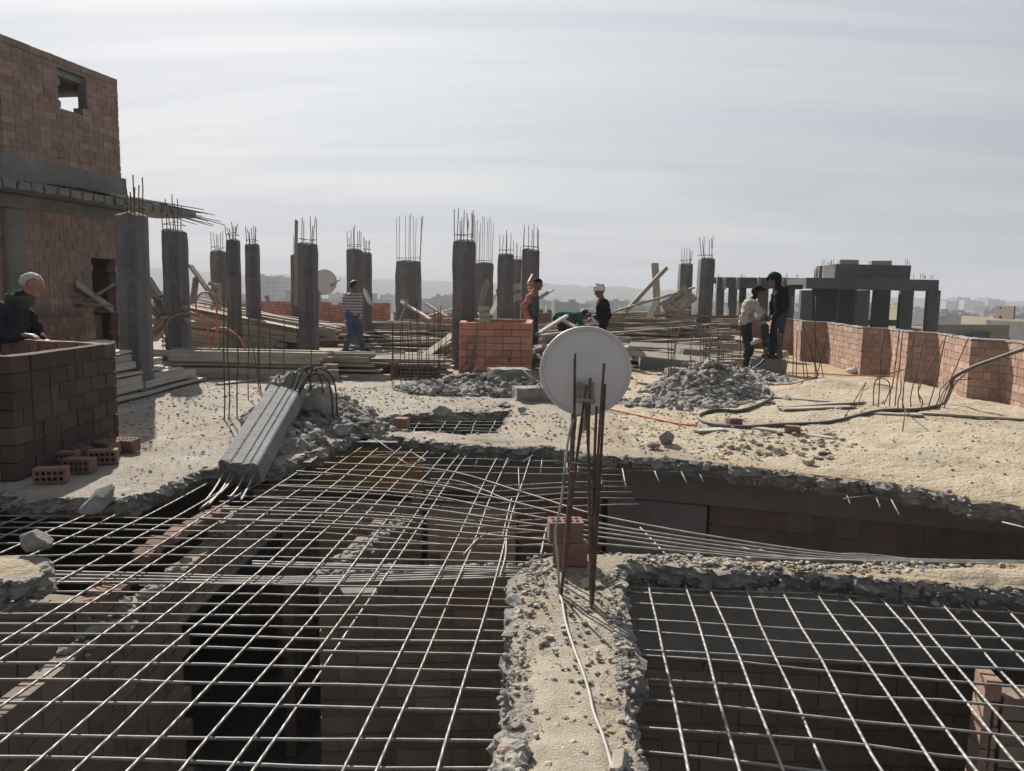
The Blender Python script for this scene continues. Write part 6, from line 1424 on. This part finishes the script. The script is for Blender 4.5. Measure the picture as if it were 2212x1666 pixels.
# ---------------------------------------------------------------- distant city, plain and hills
GZ = -21.
bm = bmesh.new(); S = 7000; vs = [bm.verts.new(p) for p in ((-S, -S, GZ), (S, -S, GZ), (S, S, GZ), (-S, S, GZ))]; bm.faces.new(vs); struct(link('ground', finish(bm, 'ground'), None, M['mound']))
def hill_z(x, y):
    r = math.hypot(x, y); a = math.atan2(x, y)
    base = 46*max(0, min(1, (.1-a)/.4)) + 10
    k = max(0, min(1, (r-900)/450)); k = k*k*(3-2*k)
    return GZ+k*(max(1, 17-32*a)+21+5*fbm((a*7, r*.002, 0), 4)+3.2*fbm((a*90, r*.01, 3), 4))
bm = bmesh.new(); na, nr = 420, 14; V = {}
for i in range(na+1):
    a = -.95+1.9*i/na
    for j in range(nr+1):
        r = 880+1300*j/nr; x, y = r*math.sin(a), r*math.cos(a); V[i, j] = bm.verts.new((x, y, hill_z(x, y)-.5))
for i in range(na):
    for j in range(nr): bm.faces.new((V[i, j], V[i+1, j], V[i+1, j+1], V[i, j+1]))
struct(link('hills', finish(bm, 'hills', True), None, M['mound']))
def block_mesh(w, d, h, hut):
    bm = bmesh.new(); box(bm, (0, 0, h/2), (w, d, h)); box(bm, (0, -d/2+.4, h+.5), (w, .3, 1.0)); box(bm, (w/2-.15, .2, h+.5), (.3, d-.5, .98)); box(bm, (-w/2+.15, .2, h+.5), (.3, d-.5, .98))
    for k in range(hut): box(bm, (R.uniform(-w*.3, w*.3), R.uniform(-d*.2, d*.3), h+1.3), (R.uniform(2.5, 4.5), R.uniform(3, 5), 2.7))
    for k in range(3): x = -w/2+w*(k+.5)/3; box(bm, (x, -d/2-.5, h*.5), (w*.14, 1.0, h*.86))
    return finish(bm, 'apartment_block')
CM = [block_mesh(*q) for q in ((16, 14, 18, 1), (22, 14, 21, 2), (14, 14, 24, 1), (26, 16, 15, 2), (18, 16, 27, 1), (12, 12, 16, 0), (20, 18, 30, 2))]
for me in CM: me.materials.append(M['city'])
n = 0; tries = 0; placed = []
while n < 272 and tries < 9000:
    tries += 1; a = R.uniform(-.66, .62); r = 230+640*R.random()**.75; x, y = r*math.sin(a), r*math.cos(a)
    if any(abs(x-q[0]) < 20 and abs(y-q[1]) < 22 for q in placed): continue
    i = R.choice((0, 1, 3, 5) if r > 520 else (0, 3, 5))
    o = bpy.data.objects.new('apartment_block', CM[i]); COL.objects.link(o); sc = .9 if r > 420 else .7
    z = min(0, 0)+max(GZ, hill_z(x, y)-1 if r > 900 else GZ); o.location = (x, y, z); o.rotation_euler = (0, 0, R.choice((0, 1.57, 3.14))+R.uniform(-.2, .2)); o.scale = (sc, sc, sc*R.uniform(.7, 1.1))
    tag(o, 'hazy brown apartment block in the dense far city beyond the roof', 'apartment block', 'hazy apartment blocks of the far city'); placed.append((x, y)); n += 1
wt = block_mesh(15, 14, 34, 1); wt.materials.append(M['city_white'])
for (u, d) in ((2052, 960), (2066, 1000), (2078, 1030), (2090, 980), (2107, 1000), (2122, 1040), (2138, 990), (2152, 1020), (2040, 1100)):
    p = D(u, 660, d); o = bpy.data.objects.new('apartment_tower', wt); COL.objects.link(o); o.location = (p.x, d, GZ-1); o.rotation_euler = (0, 0, R.uniform(-.3, .3)); o.scale = (1, 1, R.uniform(.62, .8)); tag(o, 'pale white tower in the row of far towers past the beige building', 'apartment tower', 'row of white far towers')
for (u, d, lab) in ((575, 560, 'pale balconied apartment block between the column trio and the plank column'), (617, 640, 'second pale apartment block behind the balconied one')):
    p = D(u, 640, d); o = bpy.data.objects.new('apartment_block', CM[6]); COL.objects.link(o); o.location = (p.x, d, GZ); o.scale = (1, 1, 1.0 if d < 600 else 1.02); tag(o, lab, 'apartment block'); o.material_slots[0].link = 'OBJECT'; o.material_slots[0].material = M['city_white']
# ---------------------------------------------------------------- air
hb = bmesh.new(); ZT = 62.; box(hb, (0, 1200, (GZ-1.2+ZT)/2), (6200, 3600, ZT-GZ+1.2)); hz_ = link('haze', finish(hb, 'haze')); struct(hz_, 'stuff')
hm = bpy.data.materials.new('haze'); hm.use_nodes = True; t = hm.node_tree
for nd in list(t.nodes): t.nodes.remove(nd)
out = t.nodes.new('ShaderNodeOutputMaterial'); pv = t.nodes.new('ShaderNodeVolumePrincipled'); pv.inputs['Color'].default_value = (.66, .70, .77, 1); pv.inputs['Density'].default_value = HAZE; pv.inputs['Anisotropy'].default_value = .0
t.links.new(pv.outputs[0], out.inputs['Volume']); hz_.data.materials.append(hm)
# ---------------------------------------------------------------- sky and sun
w = bpy.data.worlds.new('World'); scene.world = w; w.use_nodes = True; t = w.node_tree; bg = t.nodes['Background']
sky = t.nodes.new('ShaderNodeTexSky'); sky.sky_type = 'NISHITA'; sky.sun_disc = False; sky.sun_elevation = SUN_EL; sky.sun_rotation = SUN_AZ; sky.dust_density = 3.5; sky.air_density = 1.2; sky.ozone_density = 1.; sky.altitude = 50
def N(typ, **kw):
    nd = t.nodes.new(typ)
    for k, v in kw.items(): setattr(nd, k, v)
    return nd
def MT(op, a, b=0.):
    nd = N('ShaderNodeMath', operation=op)
    for i, q in enumerate((a, b)):
        if hasattr(q, 'is_output'): t.links.new(q, nd.inputs[i])
        else: nd.inputs[i].default_value = q
    return nd.outputs[0]
tc = N('ShaderNodeTexCoord'); sx = N('ShaderNodeSeparateXYZ'); t.links.new(tc.outputs['Generated'], sx.inputs[0])
zz2 = MT('ADD', MT('MAXIMUM', sx.outputs[2], 0.), .10); cx_ = MT('DIVIDE', sx.outputs[0], zz2); cy_ = MT('DIVIDE', sx.outputs[1], zz2)
cv = N('ShaderNodeCombineXYZ'); t.links.new(MT('MULTIPLY', MT('ADD', cx_, MT('MULTIPLY', cy_, .22)), .3), cv.inputs[0]); t.links.new(MT('MULTIPLY', cy_, 1.25), cv.inputs[1])
nz = N('ShaderNodeTexNoise'); nz.inputs['Scale'].default_value = .85; nz.inputs['Detail'].default_value = 9; nz.inputs['Roughness'].default_value = .62; nz.inputs['Distortion'].default_value = .8; t.links.new(cv.outputs[0], nz.inputs['Vector'])
cr = N('ShaderNodeValToRGB'); t.links.new(nz.outputs['Fac'], cr.inputs[0]); cr.color_ramp.elements[0].position = .40; cr.color_ramp.elements[1].position = .62
# thin veil of cloud: grey white, brighter towards the sun
gs = (math.sin(SUN_AZ)*math.cos(SUN_EL), math.cos(SUN_AZ)*math.cos(SUN_EL), math.sin(SUN_EL))
dt = N('ShaderNodeVectorMath', operation='DOT_PRODUCT'); t.links.new(tc.outputs['Generated'], dt.inputs[0]); dt.inputs[1].default_value = gs
fall = N('ShaderNodeValToRGB'); t.links.new(MT('ADD', MT('MULTIPLY', dt.outputs['Value'], .5), .5), fall.inputs[0])
e_ = fall.color_ramp.elements; e_[0].position = .30; e_[0].color = (.36, .40, .47, 1); e_[1].position = .80; e_[1].color = (1, 1, 1, 1); k_ = e_.new(.70); k_.color = (.86, .87, .88, 1); k_ = e_.new(.5); k_.color = (.47, .51, .57, 1)
zen = N('ShaderNodeValToRGB'); t.links.new(sx.outputs[2], zen.inputs[0]); e_ = zen.color_ramp.elements; e_[0].position = .46; e_[0].color = (1, 1, 1, 1); e_[1].position = .85; e_[1].color = (.62, .64, .68, 1)
fz_ = N('ShaderNodeMix', data_type='RGBA', blend_type='MULTIPLY'); fz_.inputs[0].default_value = 1; t.links.new(fall.outputs[0], fz_.inputs[6]); t.links.new(zen.outputs[0], fz_.inputs[7])
glow = MT('POWER', MT('MAXIMUM', dt.outputs['Value'], 0.), 3.)
veil = N('ShaderNodeMix', data_type='RGBA'); t.links.new(glow, veil.inputs[0]); veil.inputs[6].default_value = (*VEIL0, 1); veil.inputs[7].default_value = (*VEIL1, 1)
cl = N('ShaderNodeMix', data_type='RGBA', blend_type='MULTIPLY'); cl.inputs[0].default_value = 1; t.links.new(veil.outputs[2], cl.inputs[6])
cm = N('ShaderNodeMix', data_type='RGBA'); t.links.new(cr.outputs[0], cm.inputs[0]); cm.inputs[6].default_value = (.875, .905, .955, 1); cm.inputs[7].default_value = (1.12, 1.115, 1.09, 1); t.links.new(cm.outputs[2], cl.inputs[7])
mx = N('ShaderNodeMix', data_type='RGBA'); mx.inputs[0].default_value = .9; t.links.new(sky.outputs[0], mx.inputs[6]); t.links.new(cl.outputs[2], mx.inputs[7])
fin = N('ShaderNodeMix', data_type='RGBA', blend_type='MULTIPLY'); fin.inputs[0].default_value = 1; t.links.new(mx.outputs[2], fin.inputs[6]); t.links.new(fz_.outputs[2], fin.inputs[7])
t.links.new(fin.outputs[2], bg.inputs[0]); bg.inputs[1].default_value = SKY
sl = bpy.data.lights.new('sun', 'SUN'); so = bpy.data.objects.new('sun', sl); COL.objects.link(so); sl.energy = SUN; sl.angle = rad(.6); sl.color = (1., .935, .84)
so.rotation_euler = Vector(gs).to_track_quat('Z', 'Y').to_euler()
scene.view_settings.view_transform = 'Standard'; scene.view_settings.look = 'None'; scene.view_settings.exposure = EXPO; scene.view_settings.gamma = 1
scene.render.engine = 'CYCLES'; scene.cycles.max_bounces = 6; scene.cycles.diffuse_bounces = 3; scene.cycles.glossy_bounces = 2; scene.cycles.volume_bounces = 1; scene.cycles.use_denoising = True
scene.cycles.use_adaptive_sampling = True; scene.cycles.adaptive_threshold = .02
